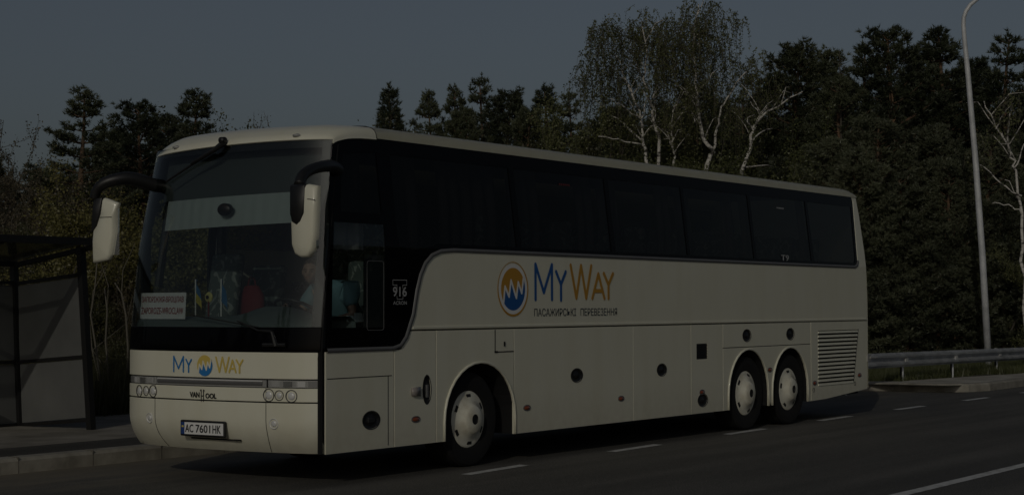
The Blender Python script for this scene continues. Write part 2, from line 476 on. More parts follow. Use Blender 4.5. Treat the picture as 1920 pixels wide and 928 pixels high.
# --- inner shell: floor, underside, bulkheads, far side, rear, ceiling
bm = bmesh.new()
box(bm, .55, 12.9, 1.0, 1.6, .44, .50)          # underside pan
box(bm, 1.75, 12.9, .06, 2.49, 1.38, 1.42)       # passenger floor
box(bm, .35, 1.75, .10, 2.45, .95, .99)          # driver floor
box(bm, 1.75, 1.79, .06, 2.49, .50, 1.40)
box(bm, .35, .38, .10, 2.45, .50, 1.25)
box(bm, .85, 12.9, .24, 2.31, 3.36, 3.38)         # ceiling
bmo('inner_floor', bm, INTER, coach)
bm = bmesh.new()
for x0, x1 in ((.4, 2.0), (3.5, 8.35), (11.1, 12.9)):
    box(bm, x0, x1, .06, .10, .34, 1.42)
for x0, x1, in ((.6, 12.9),):
    box(bm, x0, x1, 1.1, 1.5, .28, .42)
for x in (2.8, 9.15, 10.5): box(bm, x-.09, x+.09, .25, 2.3, .42, .60)
box(bm, 2.0, 3.5, .9, .94, .35, 1.40); box(bm, 8.35, 11.1, .9, .94, .35, 1.40)
for x in (2.0, 3.5, 8.35, 11.07): box(bm, x-.012, x+.012, .06, .9, .34, 1.40)
bmo('chassis', bm, DARK, coach)
# far side with its own window band, door glass and wheels is built plainer: it faces away
bm = bmesh.new()
plate(bm, [(1.45, .31), (13.0, .31), (13.1, 1.5), (13.1, 3.30), (12.85, 3.38), (1.45, 3.38)], [rrect(1.6, 12.7, 2.32, 3.2, .05)] + [
    [(x+.62*math.cos(R(a)), .34+.8*math.sin(R(a))*1.0) for a in range(0, 181, 15)] for x in ()], .03, cuts=(2.28,))
bend(bm)
for v in bm.verts: v.co.y = WID-v.co.y
bmo('far_side_wall', bm, PAINT, coach)
bm = bmesh.new()
plate(bm, rrect(1.6, 12.7, 2.32, 3.2, .05), [], .008); bend(bm)
for v in bm.verts: v.co.y = WID-v.co.y-.008
bmo('far_window', bm, SIDEGL, coach)
bm = bmesh.new()                                   # far-side entrance door: glass in a black frame
plate(bm, [(.36, .34), (1.42, .34), (1.42, 3.25), (.55, 3.25), (.36, 2.5)], [rrect(.47, 1.32, .55, 1.45, .05), [(.47, 1.55), (1.32, 1.55), (1.32, 3.08), (.62, 3.08), (.47, 2.5)]], .03, cuts=(2.28,)); bend(bm)
for v in bm.verts: v.co.y = WID-v.co.y
dr = bmo('entrance_door', bm, BLACK, coach)
bm = bmesh.new()
plate(bm, rrect(.47, 1.32, .55, 1.45, .05), [], .006); plate(bm, [(.47, 1.55), (1.32, 1.55), (1.32, 3.08), (.62, 3.08), (.47, 2.5)], [], .006, cuts=(2.28,)); bend(bm)
for v in bm.verts: v.co.y = WID-v.co.y-.01
bmo('pane', bm, DRVGL, dr)
# roof: cream shell, rounded at the sides, with the front cap as its own part
def roof_section(x):
    e = .35 if x < 1.2 else 0
    zt = 3.60
    if x > 12.7: zt -= .10*((x-12.7)/.3)**2
    P = []
    prof = [(.088, 3.352), (.095, 3.395), (.115, 3.43), (.155, 3.458), (.23, 3.480), (.4, 3.494), (.7, 3.500), (1.275, 3.502)]
    for y, z in prof: P.append((y, z+(zt-3.60)*max(0, (z-3.352)/.19)))
    return P + [(WID-y, z) for y, z in P[-2::-1]]
def roof_piece(name, xs, m):
    bm = bmesh.new(); rows = []
    for x in xs:
        rows.append([bm.verts.new((x, y, z)) for y, z in roof_section(x)])
    for a, b in zip(rows, rows[1:]):
        for k in range(len(a)-1): bm.faces.new((a[k], a[k+1], b[k+1], b[k]))
    r = bmesh.ops.solidify(bm, geom=list(bm.faces), thickness=.02)
    return auto_smooth(bmo(name, bm, m, coach), 40)
roof_piece('roof', list(np.linspace(1.165, 12.7, 24))+[12.82, 12.90, 12.96, 13.0], PAINT)
# front cap: lower lip follows the windscreen head, crown runs back into the roof
def roof_z(y):
    P = roof_section(1.15); y = min(max(y, P[0][0]), P[-1][0])
    for p, q in zip(P, P[1:]):
        if p[0] <= y <= q[0]: return p[1]+(q[1]-p[1])*(y-p[0])/max(q[0]-p[0], 1e-6)
def cap_point(s, q):
    lipz = 3.285-.02*s*s-.03*s
    y = MID+s*(MID-.088); x0 = fx(MID+s*(MID-tumble(lipz)), lipz)-.02*(1-abs(s)**6)
    L = 1.158-x0; d = L*q; G = (1-math.exp(-d/.19))/(1-math.exp(-L/.19))
    return Vector((x0+d-.012*math.sin(min(1, d/.1)*math.pi), y, lipz+(roof_z(y)-lipz)*G))
def front_cap():
    bm = bmesh.new(); rows = []
    ns = 60; S = [math.sin(math.pi/2*(-1+2*i/ns)) for i in range(ns+1)]; S = [(.5*a+.5*(-1+2*i/ns)) if abs(a) < .9 else a for i, a in enumerate(S)]; S.sort()
    for q in (0, .01, .025, .05, .08, .12, .17, .24, .33, .45, .6, .8, 1.0):
        rows.append([bm.verts.new(cap_point(s_, q)) for s_ in S])
    for a, b in zip(rows, rows[1:]):
        for i in range(ns): bm.faces.new((a[i], a[i+1], b[i+1], b[i]))
    # the lower edge turns down along both sides and over the glass
    for col_, dy in ((0, -.006), (ns, .006)):
        low = [bm.verts.new(r_[col_].co+Vector((0, dy, -.008-.05*math.exp(-max(0, r_[col_].co.x-.42)/.2)))) for r_ in rows]
        for k in range(len(rows)-1): bm.faces.new((rows[k][col_], rows[k+1][col_], low[k+1], low[k]))
    bmesh.ops.recalc_face_normals(bm, faces=bm.faces)
    bmesh.ops.solidify(bm, geom=list(bm.faces), thickness=.015)
    return auto_smooth(bmo('roof_front_cap', bm, PAINT, coach), 50)
cap = front_cap()
# rear wall, slightly bowed
bm = bmesh.new(); rows = []
for j in range(13):
    row = []
    for i in range(25):
        s = math.sin(math.pi/2*(-1+i/12)); RS = roof_section(13.0); z = .42+(3.36-.42)*j/12
        y = MID+s*(MID-tumble(z))
        yy = min(max(y, RS[0][0]), RS[-1][0])
        zt_ = next(p[1]+(q[1]-p[1])*(yy-p[0])/max(q[0]-p[0], 1e-6) for p, q in zip(RS, RS[1:]) if p[0] <= yy <= q[0])
        z = .42+(zt_-.42)*j/12
        x = 13.29-.12*abs(s)**4 - max(0, z-1.7)**1.5*.09 - max(0, z-3.1)**2*1.0
        row.append(bm.verts.new((x, y, z)))
    rows.append(row)
for a, b in zip(rows, rows[1:]):
    for i in range(24): bm.faces.new((a[i], a[i+1], b[i+1], b[i]))
bmesh.ops.solidify(bm, geom=list(bm.faces), thickness=.02)
auto_smooth(bmo('rear_wall', bm, PAINT, coach), 40)
bm = bmesh.new(); box(bm, 13.27, 13.325, .10, .40, .62, 1.28); bmo('tail_lamp', bm, BLACK, coach, bevel=.01)
bm = bmesh.new(); box(bm, 13.12, 13.24, -.02, .03, .82, .93); tube(bm, [(13.2, -.02, .88), (13.38, -.05, .875)], .022, 8); bmo('rear_latch', bm, SILVER, coach)

# --- near side, lower panels with real shut lines (each a panel of its own)
def arch(cx, r_=.645, zc=.50, z0=.305, up=.60, a=.62):
    """points of the wheel opening, left to right"""
    P = [(cx-a, z0)]
    for k in range(17):
        t = R(180-180*k/16); P.append((cx+a*math.cos(t)*1.0, zc+up*math.sin(t)))
    P.append((cx+a, z0)); return P
A1, A2, A3 = arch(2.80, a=.645, up=.60), arch(9.08, a=.60, up=.60), arch(10.38, a=.585, up=.60)
g = .0065
ZB, ZC = .305, 1.445
panels = [
    ('front_side_panel', [(.29, ZB), (1.325-g, ZB), (1.325-g, 1.265), (.29, 1.265)], [circ(.965, .59, .127, .083)]),
    ('side_panel', [(1.325+g, ZB), (2.02-g, ZB), (2.02-g, ZC), (1.60, ZC), (1.53, 1.36), (1.44, 1.265), (1.325+g, 1.258)], [circ(1.86, .85, .066, .138)]),
    ('wheel_arch_panel', [(2.02+g, ZB)] + A1 + [(3.43-g, ZB), (3.43-g, ZC), (2.02+g, ZC)], []),
    ('luggage_flap', [(3.43+g, ZB), (5.99-g*.5, ZB), (5.99-g*.5, ZC), (3.43+g, ZC)], [circ(4.71, .895, .12, .075)]),
    ('luggage_flap', [(5.99+g*.5, ZB), (7.45-g*.5, ZB), (7.45-g*.5, ZC), (5.99+g*.5, ZC)], [circ(6.69, .895, .115, .073)]),
    ('side_panel', [(7.45+g*.5, ZB), (8.33-g*.4, ZB), (8.33-g*.4, ZC), (7.45+g*.5, ZC)], [rrect(7.60, 7.90, 1.0, 1.2, .008), circ(7.76, .47, .128, .078)]),
    ('wheel_arch_panel', [(8.33+g, ZB)] + A2 + [(9.727, .36)] + A3 + [(11.08-g, ZB), (11.08-g, 1.125), (8.33+g, 1.125)], []),
    ('upper_arch_flap', [(8.33+g, 1.135), (11.08-g, 1.135), (11.08-g, ZC), (8.33+g, ZC)], [circ(9.03, 1.285, .12, .078), circ(10.39, 1.285, .12, .078)]),
    ('engine_flap', [(11.08+g, ZB), (11.6, ZB+.01), (13.13, .40), (13.17, ZC), (11.08+g, ZC)], [[(11.33, .52), (12.60, .52), (12.80, 1.32), (11.33, 1.32)]]),
]
PAN = []
for nm, outl, holes in panels:
    if outl[1:-1] and nm == 'wheel_arch_panel' and outl[0][0] > 8:
        pass
    bm = bmesh.new(); plate(bm, outl, holes, .022)
    PAN.append(bmo(nm, bm, PAINT, coach, bevel=.0015))
# a dark backing shows through the shut lines and openings
bm = bmesh.new()
for x0, x1 in ((.3, 2.0), (3.45, 8.3), (11.1, 13.0)): box(bm, x0, x1, .040, .055, .35 if x1 < 12 else .42, 1.44)
box(bm, 2.0, 3.45, .040, .055, 1.13, 1.44); box(bm, 8.3, 11.1, .040, .055, 1.13, 1.44)
bmo('panel_backing', bm, GAPM, coach)
# small square flap ahead of the first locker
bm = bmesh.new()
for a, b in (((3.065, 1.20), (3.077, 1.44)), ((3.065, 1.195), (3.425, 1.207))):
    box(bm, a[0], b[0], -.0025, .001, a[1], b[1])
box(bm, 3.235, 3.25, -.012, 0, 1.26, 1.31); box(bm, 3.06, 3.12, -.006, 0, 1.192, 1.212)
bmo('filler_flap', bm, GAPM, coach)
bm = bmesh.new()
for a, b in (((.31, 1.008), (1.285, 1.016)), ((1.225, .33), (1.233, 1.008)),): box(bm, a[0], b[0], -.0025, .001, a[1], b[1])
bmo('battery_flap_edge', bm, GAPM, coach)
# arch lips
for A in (A1, A2, A3):
    bm = bmesh.new(); tube(bm, [(x, -.004, z) for x, z in A], .014, 8); bmo('arch_lip', bm, PAINT, coach, smooth=True)
    bm = bmesh.new()
    for p, q in zip(A, A[1:]):
        bm.faces.new([bm.verts.new(c) for c in ((p[0], .02, p[1]), (q[0], .02, q[1]), (q[0], .9, q[1]), (p[0], .9, p[1]))])
    bmo('wheel_house', bm, DARK, coach, recalc=False)
# upper cream panel with the swoop behind the driver
sw = [(1.60, ZC+.012), (1.66, 1.60), (1.72, 1.84), (1.78, 2.0), (1.86, 2.12), (1.97, 2.20), (2.12, 2.245), (2.35, 2.262)]
bm = bmesh.new(); plate(bm, sw+[(12.72, 2.262), (12.80, 2.30), (12.83, 2.36), (12.86, 3.30), (12.80, 3.352), (12.98, 3.352), (13.04, 3.1), (13.12, 2.5), (13.17, ZC+.012)], [], .022, cuts=(2.28,)); bend(bm)
bmo('upper_side_panel', bm, PAINT, coach, bevel=.004)
bm = bmesh.new(); box(bm, 1.62, 13.10, -.010, .002, 1.462, 1.492); bmo('waist_rail', bm, PAINT, coach, bevel=.006)
# window band: black surround with openings
out = [(.32, 1.30), (1.30, 1.30), (1.42, 1.325), (1.50, 1.40), (1.565, 1.52)] + [(x-.045, z+.02) for x, z in sw[1:]] + [(2.35, 2.285), (12.70, 2.285), (12.78, 2.32), (12.81, 2.38), (12.84, 3.28), (12.80, 3.352), (1.15, 3.352), (.92, 3.345), (.75, 3.33), (.60, 3.30), (.49, 3.25), (.42, 2.9), (.33, 2.2)]
wins = [(1.36, 3.45), (3.60, 5.46), (5.60, 7.34), (7.46, 9.23), (9.36, 11.09), (11.22, 12.70)]
HO = []
for i, (a, b) in enumerate(wins):
    top = 3.205
    HO.append([(a+.0, 2.335) if i else (1.40, 2.335), (b+.05, 2.335), (b, top), (a-.05 if i else 1.36, top)])
HO[0] = [(2.1, 2.335), (3.50, 2.335), (3.45, top), (1.36, top), (1.38, 2.55), (1.42, 2.26), (1.62, 2.26), (1.80, 2.28)]
HO[5] = [(11.24, 2.335), (12.70, 2.335), (12.74, 2.40), (12.76, 3.20), (11.17, 3.20)]
drv_low = [(.375, 1.49), (1.20, 1.49), (1.20, 2.50), (.43, 2.50), (.39, 2.2)]
drv_top = [(.54, 2.60), (1.17, 2.60), (1.15, 3.21), (.62, 3.16)]
bm = bmesh.new(); plate(bm, out, HO+[drv_low, drv_top], .02, cuts=(2.28,)); bend(bm)
bmo('window_surround', bm, GLOSSB, coach)
for i, h in enumerate(HO):
    bm = bmesh.new(); plate(bm, [(x, z) for x, z in h], [], .005, cuts=(2.28,), y0=.006); bend(bm)
    bmo('side_window', bm, SIDEGL, coach)
bm = bmesh.new(); plate(bm, drv_low, [], .005, cuts=(2.28,), y0=.006); bend(bm); bmo('driver_window', bm, DRVGL, coach)
bm = bmesh.new(); plate(bm, drv_top, [], .005, y0=.006); bend(bm); bmo('driver_quarter_window', bm, SIDEGL, coach)
# black blanking behind the driver glass (pillar and locker side)
bm = bmesh.new(); plate(bm, [(.74, 1.45), (1.19, 1.45), (1.19, 2.20), (.74, 2.20)], [], .012, y0=.022)
PBL = None
bm.free()
bm = bmesh.new(); plate(bm, [(.88, 1.45), (1.19, 1.45), (1.19, 2.20), (.88, 2.20)], [], .012, y0=.016); bend(bm); bmo('sliding_window_frame', bm, BLACK, coach)
bm = bmesh.new(); plate(bm, rrect(.900, 1.165, 1.46, 2.14, .03), [rrect(.905, 1.160, 1.465, 2.135, .028)], .003, y0=-.002); bend(bm); bmo('window_outline', bm, GREY, coach)
# grey trim running under the glass and down the swoop
tr = [(.30, 1.278), (1.31, 1.278), (1.43, 1.303), (1.52, 1.385), (1.583, 1.51)] + [(x-.022, z+.012) for x, z in sw[1:]] + [(2.35, 2.274), (12.70, 2.274), (12.79, 2.305), (12.83, 2.37)]
bm = bmesh.new(); rows = []
for i, p in enumerate(tr):
    a, b = Vector(tr[max(i-1, 0)]), Vector(tr[min(i+1, len(tr)-1)]); t = (b-a).normalized(); n = Vector((-t.y, t.x))*.022
    rows.append([bm.verts.new(q) for q in ((p[0]+n.x, .001, p[1]+n.y), (p[0]+n.x*.7, -.014, p[1]+n.y*.7), (p[0]-n.x*.7, -.014, p[1]-n.y*.7), (p[0]-n.x, .001, p[1]-n.y))])
for a, b in zip(rows, rows[1:]):
    for k in range(3): bm.faces.new((a[k], a[k+1], b[k+1], b[k]))
bend(bm); bmo('window_trim', bm, GREY, coach, smooth=True)
bm = bmesh.new()                                   # black rain gutter joint in the roof edge by the first pillar
tube(bm, [(1.162, y_, roof_z(y_)-.001) for y_ in (.088, .1, .12, .155, .23, .4, .6)], .006, 6); bmo('roof_joint', bm, GAPM, coach)

# curtains and seats behind the side glass
def curtain(x0, x1, parent):
    bm = bmesh.new(); n = int((x1-x0)/.018); rg = random.Random(int(x0*77))
    ph = rg.uniform(0, 6); prev = None
    for i in range(n+1):
        x = x0+(x1-x0)*i/n; w = .022*math.sin(i*.55+ph+.8*math.sin(i*.09))
        cur = [bm.verts.new((x, .17+w+(.09 if z > 3 else .02), z)) for z in (2.25, 2.7, 3.22)]
        if prev:
            for k in range(2): bm.faces.new((prev[k], cur[k], cur[k+1], prev[k+1]))
        prev = cur
    return bmo('curtain', bm, CURTAIN, parent, smooth=True, recalc=False)
for a, b in ((1.42, 1.95), (2.35, 3.42), (3.58, 4.2), (5.0, 5.4), (5.55, 6.0), (6.9, 7.25), (7.4, 7.8), (8.75, 9.1), (9.3, 9.6), (11.1, 11.4), (.6, 1.1)):
    curtain(a, b, coach)
SEATM = mat('patterned seat fabric', (.12, .15, .14), .9)
def _seat():
    N, L = SEATM.node_tree.nodes, SEATM.node_tree.links
    tc = N.new('ShaderNodeTexCoord'); v = N.new('ShaderNodeTexNoise'); v.inputs['Scale'].default_value = 6.5; v.inputs['Detail'].default_value = 1; v.inputs['Distortion'].default_value = 2.2
    L.new(tc.outputs['Object'], v.inputs['Vector'])
    r = N.new('ShaderNodeValToRGB'); r.color_ramp.elements[0].position = .56; r.color_ramp.elements[0].color = (.085, .11, .105, 1)
    r.color_ramp.elements[1].position = .60; r.color_ramp.elements[1].color = (.26, .29, .27, 1)
    L.new(v.outputs['Fac'], r.inputs[0]); L.new(r.outputs[0], N['Principled BSDF'].inputs['Base Color'])
_seat()
def seat(x, y, zb, w=.44, h=.78, m=SEATM):
    bm = bmesh.new()
    box(bm, x, x+.46, y-w/2, y+w/2, zb, zb+.13)
    b0 = len(bm.verts)
    box(bm, x+.40, x+.52, y-w/2, y+w/2, zb+.10, zb+.10+h)
    bm.verts.ensure_lookup_table()
    for v in bm.verts[b0:]:
        if v.co.z > zb+.5: v.co.x += .14
    return bmo('passenger_seat', bm, m, coach, bevel=.04)
seat(.62, 2.13, 1.36, .40, .79); seat(1.2, 2.07, 1.32, .44, .72)
for k in range(11):
    for y in (.35, .82, 1.75, 2.2): seat(2.5+.86*k, y, 1.85, .43, .72)
# dashboard, steering column, blind, header panel
bm = bmesh.new(); rows = []
for j, (dx, z) in enumerate(((.06, 1.33), (.07, 1.50), (.11, 1.565), (.30, 1.60), (.52, 1.60), (.60, 1.55), (.62, 1.0))):
    row = []
    for i in range(21):
        s = -.97+1.94*i/20; y = MID+s*MID
        x = plan(y-MID)*(.9)+dx; zz = z-(.10*max(0, s)**1.5 if .9 < dx*2 and z > 1.4 else 0)+(.10*math.exp(-((s+.42)/.22)**2) if dx >= .3 and z > 1.4 else 0)
        row.append(bm.verts.new((x, y, zz)))
    rows.append(row)
for a, b in zip(rows, rows[1:]):
    for i in range(20): bm.faces.new((a[i], a[i+1], b[i+1], b[i]))
auto_smooth(bmo('dashboard', bm, DASH, coach), 50)
bm = bmesh.new()
C0 = Vector((.71, .72, 1.66)); ax = Vector((.45, 0, .89)).normalized(); u1 = Vector((0, 1, 0)); u2 = ax.cross(u1)
tube(bm, [C0+(u1*math.cos(2*math.pi*k/28)+u2*math.sin(2*math.pi*k/28))*.235 for k in range(28)], .016, 8, closed=True)
for a in (90, 210, 330): tube(bm, [C0, C0+(u1*math.cos(R(a))+u2*math.sin(R(a)))*.23], .016, 6)
tube(bm, [C0+ax*.02, C0-ax*.35], [.06, .045], 10)
bmo('steering_wheel', bm, BLACK, coach, smooth=True)
bm = bmesh.new(); n = 90; prev = None
for i in range(n+1):
    y = .36+(2.17-.36)*i/n; cur = []
    for z in (2.50, 2.80):
        cur.append(bm.verts.new((fx(y, z)+.10+.003*math.sin(i*.9), y, z-.02*(y-.36))))
    if prev: bm.faces.new((prev[0], cur[0], cur[1], prev[1]))
    prev = cur
bmo('windscreen_blind', bm, BLIND, coach, smooth=True, recalc=False)
bm = bmesh.new(); rows = []
for z in (2.77, 3.25):
    rows.append([bm.verts.new((fx(y, z)+.15, y, z)) for y in np.linspace(.2, 2.35, 20)])
for i in range(19): bm.faces.new((rows[0][i], rows[0][i+1], rows[1][i+1], rows[1][i]))
bmo('header_panel', bm, mat('grey header lining', (.06, .07, .07), .7), coach, recalc=False)
bm = bmesh.new(); lathe(bm, [(.0, -.03), (.05, -.03), (.062, -.01), (.062, .02), (0, .02)], (fx(1.2, 2.65)+.03, 1.22, 2.645), 'x', 20)
for v in bm.verts: v.co.y = 1.22+(v.co.y-1.22)*1.5
bmo('interior_mirror', bm, BLACK, coach, smooth=True)
# cab back wall behind the driver so the far interior stays dark
bm = bmesh.new(); box(bm, 2.15, 2.18, .15, .95, 1.42, 2.2); bmo('driver_partition', bm, DARK, coach)

# --- front skin
front_patch('bumper', -.982, 1, .305, .785, PAINT, nz=16)
front_patch('badge_panel', -.982, 1, .797, .925, PAINT, nz=4)
front_patch('grille_bar', -.58, .58, .932, 1.0, SILVER, off=-.006, nz=3, bevel=0)
front_patch('grille_blade', -.55, .55, .952, .975, mat('grey blade', (.12, .12, .12), .3), off=.012, nz=2, thick=.02)
front_patch('grille_blade', -.55, .55, .982, .997, mat('pale blade', (.55, .55, .54), .3), off=.008, nz=2, thick=.02)
front_patch('nose_panel', -.982, 1, 1.012, 1.262, PAINT, nz=6)
front_patch('backing_skin', -.985, .985, .36, 1.30, GAPM, off=-.030, nz=12, bevel=0, thick=.01)
# black bottom zone of the windscreen, glass, and painted edges
front_patch('windscreen_base', -1, 1, 1.270, 1.50, GLOSSB, off=.002, thick=.015, nz=6)
ws = front_patch('windscreen', -1, 1, 1.502, 3.30, FRONTGL, off=.002, thick=.006, nz=24, ns=48, bevel=0)
for s0, s1 in ((-1, -.925), (.94, 1)):
    front_patch('windscreen_edge', s0, s1, 1.50, 3.295, BLACK, off=-.012, thick=.012, ns=6, nz=20, bevel=0)
front_patch('windscreen_edge', -.93, .955, 3.215, 3.298, BLACK, off=-.012, thick=.012, ns=30, nz=3, bevel=0)
# the far pillar inside the glass
bm = bmesh.new(); tube(bm, [(.50, 2.44, 1.9), (.53, 2.40, 2.3), (.60, 2.31, 3.12)], .04, 8); tube(bm, [(1.40, 2.44, 1.0), (1.40, 2.40, 3.2)], .05, 8)
bmo('door_pillar', bm, BLACK, coach)
bm = bmesh.new(); tube(bm, [(.31, .06, 1.3), (.34, .07, 1.9), (.42, .09, 2.6), (.50, .14, 3.17)], .035, 8); bmo('front_pillar', bm, BLACK, coach)
# dark shut line between nose and side
bm = bmesh.new(); rows = []
for z in np.linspace(.31, 3.25, 40):
    zq = max(z, .62); x = fx(0, zq); k_ = 1 if z < 1.29 else .35; rows.append([bm.verts.new(q) for q in ((fx(.024*k_, zq)-.001, .024*k_+tumble(z), z), (x-.004, .008+tumble(z), z), (x+.022, -.004+tumble(z), z), (x+.034, .004+tumble(z), z), (x+.02, .05+tumble(z), z))])
for a, b in zip(rows, rows[1:]):
    for k in range(4): bm.faces.new((a[k], a[k+1], b[k+1], b[k]))
bmo('corner_seal', bm, GAPM, coach)
# seams on the bumper
bm = bmesh.new()
for s in (-.58, .58):
    pts = []
    for z in np.linspace(.80, .925, 4): pts.append((fx(MID+s*MID, z)-.0005, MID+s*MID, z))
    tube(bm, pts, .0035, 6)
    pts = []
    for z in np.linspace(.785, .31, 12):
        y = MID+s*MID*(1-.08*max(0, (.55-z)/.25)**2); pts.append((fx(y, z)-.0005, y, z))
    tube(bm, pts, .0035, 6)
bmo('bumper_seam', bm, GAPM, coach)
# headlamps: upper clear strip units and the round lamps below
def frame_at(y, z, e=.01):
    p = Vector((fx(y, z), y, z)); ty = Vector((fx(y+e, z)-fx(y-e, z), 2*e, 0)).normalized(); tz = Vector((fx(y, z+e)-fx(y, z-e), 0, 2*e)).normalized()
    n = ty.cross(tz).normalized()
    if n.x > 0: n = -n
    return p, ty, tz, n
LAMPBACK = mat('lamp reflector', (.70, .70, .68), .3, metal=.1)
LAMPGR = mat('grey lamp bowl', (.32, .32, .31), .3)
LAMPDK = mat('dark lamp bowl', (.07, .07, .07), .3, metal=.2)
for s0, s1, near in ((-.985, -.59, True), (.59, .985, False)):
    hd = front_patch('headlight', s0, s1, .932, 1.0, LAMPBACK, off=-.014, thick=.012, ns=14, nz=3, bevel=0)
    q = 1 if near else -1
    a, b = sorted((q*-.985, q*-.985+q*.02))
    front_patch('lens', s0, s1, .932, 1.0, LENS, off=.001, thick=.005, ns=14, nz=3, bevel=0, parent=hd)
    for c in (.66, .76, .86, .95):
        c0 = (-c if near else c)
        front_patch('bulb_bowl', c0-.035, c0+.035, .938, .990 if c < .9 else .994, WHITE if c in (.66, .86) else LAMPGR, off=-.007, thick=.008, ns=6, nz=3, bevel=0, parent=hd)
def round_lamp(y, z, r, name='round_headlight', pale_bowl=False):
    p, ty, tz, n = frame_at(y, z)
    def ring(prof, nm, m, par):
        bm = bmesh.new(); rings = []
        for rr, d in prof:
            rings.append([bm.verts.new(p+ty*rr*math.cos(2*math.pi*k/24)+tz*rr*math.sin(2*math.pi*k/24)+n*d) for k in range(24)])
        for a, b in zip(rings, rings[1:]):
            for k in range(24): bm.faces.new((a[k], a[(k+1) % 24], b[(k+1) % 24], b[k]))
        bm.faces.new(rings[-1])
        return bmo(nm, bm, m, par, smooth=True)
    o = ring([(r*1.12, -.01), (r*1.12, .006), (r, .007), (r*.95, -.001), (r*.9, -.004), (r*.5, -.0045)], name, LAMPDK if not pale_bowl else LAMPBACK, coach)  # fog lamps take the pale reflector material, round headlights the dark bowl
    ring([(r*.70, .0005), (r*.62, .007), (r*.3, .011)], 'bulb', LAMPBACK, o)
    return o
for px_, py_, r_ in ((504, 740.5, .056), (523.5, 741, .044), (546.5, 742.5, .054)):
    y, z = on_front(px_, py_)
    round_lamp(y, z, r_); round_lamp(WID-y, z, r_)
y, z = on_front(513.5, 794)
round_lamp(y, z, .045, 'fog_lamp', True); round_lamp(WID-y, z, .045, 'fog_lamp', True)

# --- lettering helpers
def text_bm(s, w, h, bold=0.0):
    cu = bpy.data.curves.new('t', 'FONT'); cu.body = s; cu.size = 1; cu.fill_mode = 'FRONT'; cu.offset = bold
    cu.resolution_u = 3
    o = bpy.data.objects.new('t', cu); COL.objects.link(o)
    bpy.context.view_layer.update()
    me = bpy.data.meshes.new_from_object(o.evaluated_get(bpy.context.evaluated_depsgraph_get()))
    bpy.data.objects.remove(o)
    co = np.array([v.co[:2] for v in me.vertices]); lo, hi = co.min(0), co.max(0)
    bm = bmesh.new(); bm.from_mesh(me); bpy.data.meshes.remove(me)
    for v in bm.verts: v.co = Vector(((v.co.x-lo[0])/(hi[0]-lo[0])*w, (v.co.y-lo[1])/(hi[1]-lo[1])*h, 0))
    return bm
def strokes_bm(strokes, w, mi=0):
    """flat round-ended strokes in the XY plane"""
    bm = bmesh.new()
    k_ = 0
    for pts in strokes:
        for a, b in zip(pts, pts[1:]):
            k_ += 1
            a, b = Vector(a), Vector(b); t = (b-a).normalized(); n = Vector((-t.y, t.x)); P = []
            for k in range(9):
                q = R(90-180*k/8); P.append(b+(n*math.sin(q)+t*math.cos(q))*w/2)
            for k in range(9):
                q = R(90-180*k/8); P.append(a-(n*math.sin(q)+t*math.cos(q))*w/2)
            bm.faces.new([bm.verts.new((p.x, p.y, k_*.0003)) for p in P])
    return bm
def to_side(bm, x, z, y=-.004, sx=1.0):
    for v in bm.verts:
        v.co = Vector((x+v.co.x*sx, y-v.co.z, z+v.co.y))
def to_front(bm, y, z, off=.006):
    for v in bm.verts:
        yy = y-v.co.x; zz = z+v.co.y; v.co = Vector((fx(yy, zz)-off-v.co.z, yy, zz))
def decal(name, bm, m, parent=None):
    return bmo(name, bm, m, parent or coach, recalc=False)
MYL = {'M': [[(0, 0), (0, 1), (.5, .2), (1, 1), (1, 0)]], 'Y': [[(0, 1), (.5, .55)], [(1, 1), (.5, .55), (.5, 0)]],
       'W': [[(0, 1), (.27, 0), (.5, 1), (.75, 0), (1, 1)]], 'A': [[(0, 0), (.5, 1), (1, 0)], [(.22, .3), (.78, .3)]]}
def letters(spec, w):
    st = []
    for ch, x0, x1, y0, y1 in spec:
        for poly in MYL[ch]: st.append([(x0+(x1-x0)*a, y0+(y1-y0)*b) for a, b in poly])
    return strokes_bm(st, w)
def sxz(px_, py_): return on_side(px_, py_)
def spec_side(items):
    r = []
    for ch, a, b, t, u in items:
        x0 = on_side(a, (t+u)/2)[0]; x1 = on_side(b, (t+u)/2)[0]; zt = on_side((a+b)/2, t)[1]; zb = on_side((a+b)/2, u)[1]
        r.append((ch, x0, x1, zb, zt))
    return r
bm = letters(spec_side([('M', 1003.5, 1034.2, 496, 561), ('Y', 1042, 1060, 509.5, 562)]), .044); to_side(bm, 0, 0); decal('blue_lettering', bm, BLUE)
bm = letters(spec_side([('W', 1069.5, 1108, 498, 558.5), ('A', 1110, 1132.5, 513.5, 559), ('Y', 1131.5, 1148.5, 513, 559)]), .046); to_side(bm, 0, 0); decal('orange_lettering', bm, ORANGE)
x0, zb = on_side(1001, 592); x1, _ = on_side(1156.5, 590)
for wd_, a_, b_ in (('ПАСАЖИРСЬКІ', 1001, 1079.5), ('ПЕРЕВЕЗЕННЯ', 1088, 1156.5)):
    xa_, xb_ = on_side(a_, 585)[0], on_side(b_, 585)[0]
    bm = text_bm(wd_, xb_-xa_, .088, .006); to_side(bm, xa_, 1.578); decal('operator_lettering', bm, DKTXT)
ZIG = [(-.80, -.63), (-.68, .12), (-.35, -.35), (-.19, .41), (.25, -.41), (.41, .33), (.70, -.18), (.86, .60)]
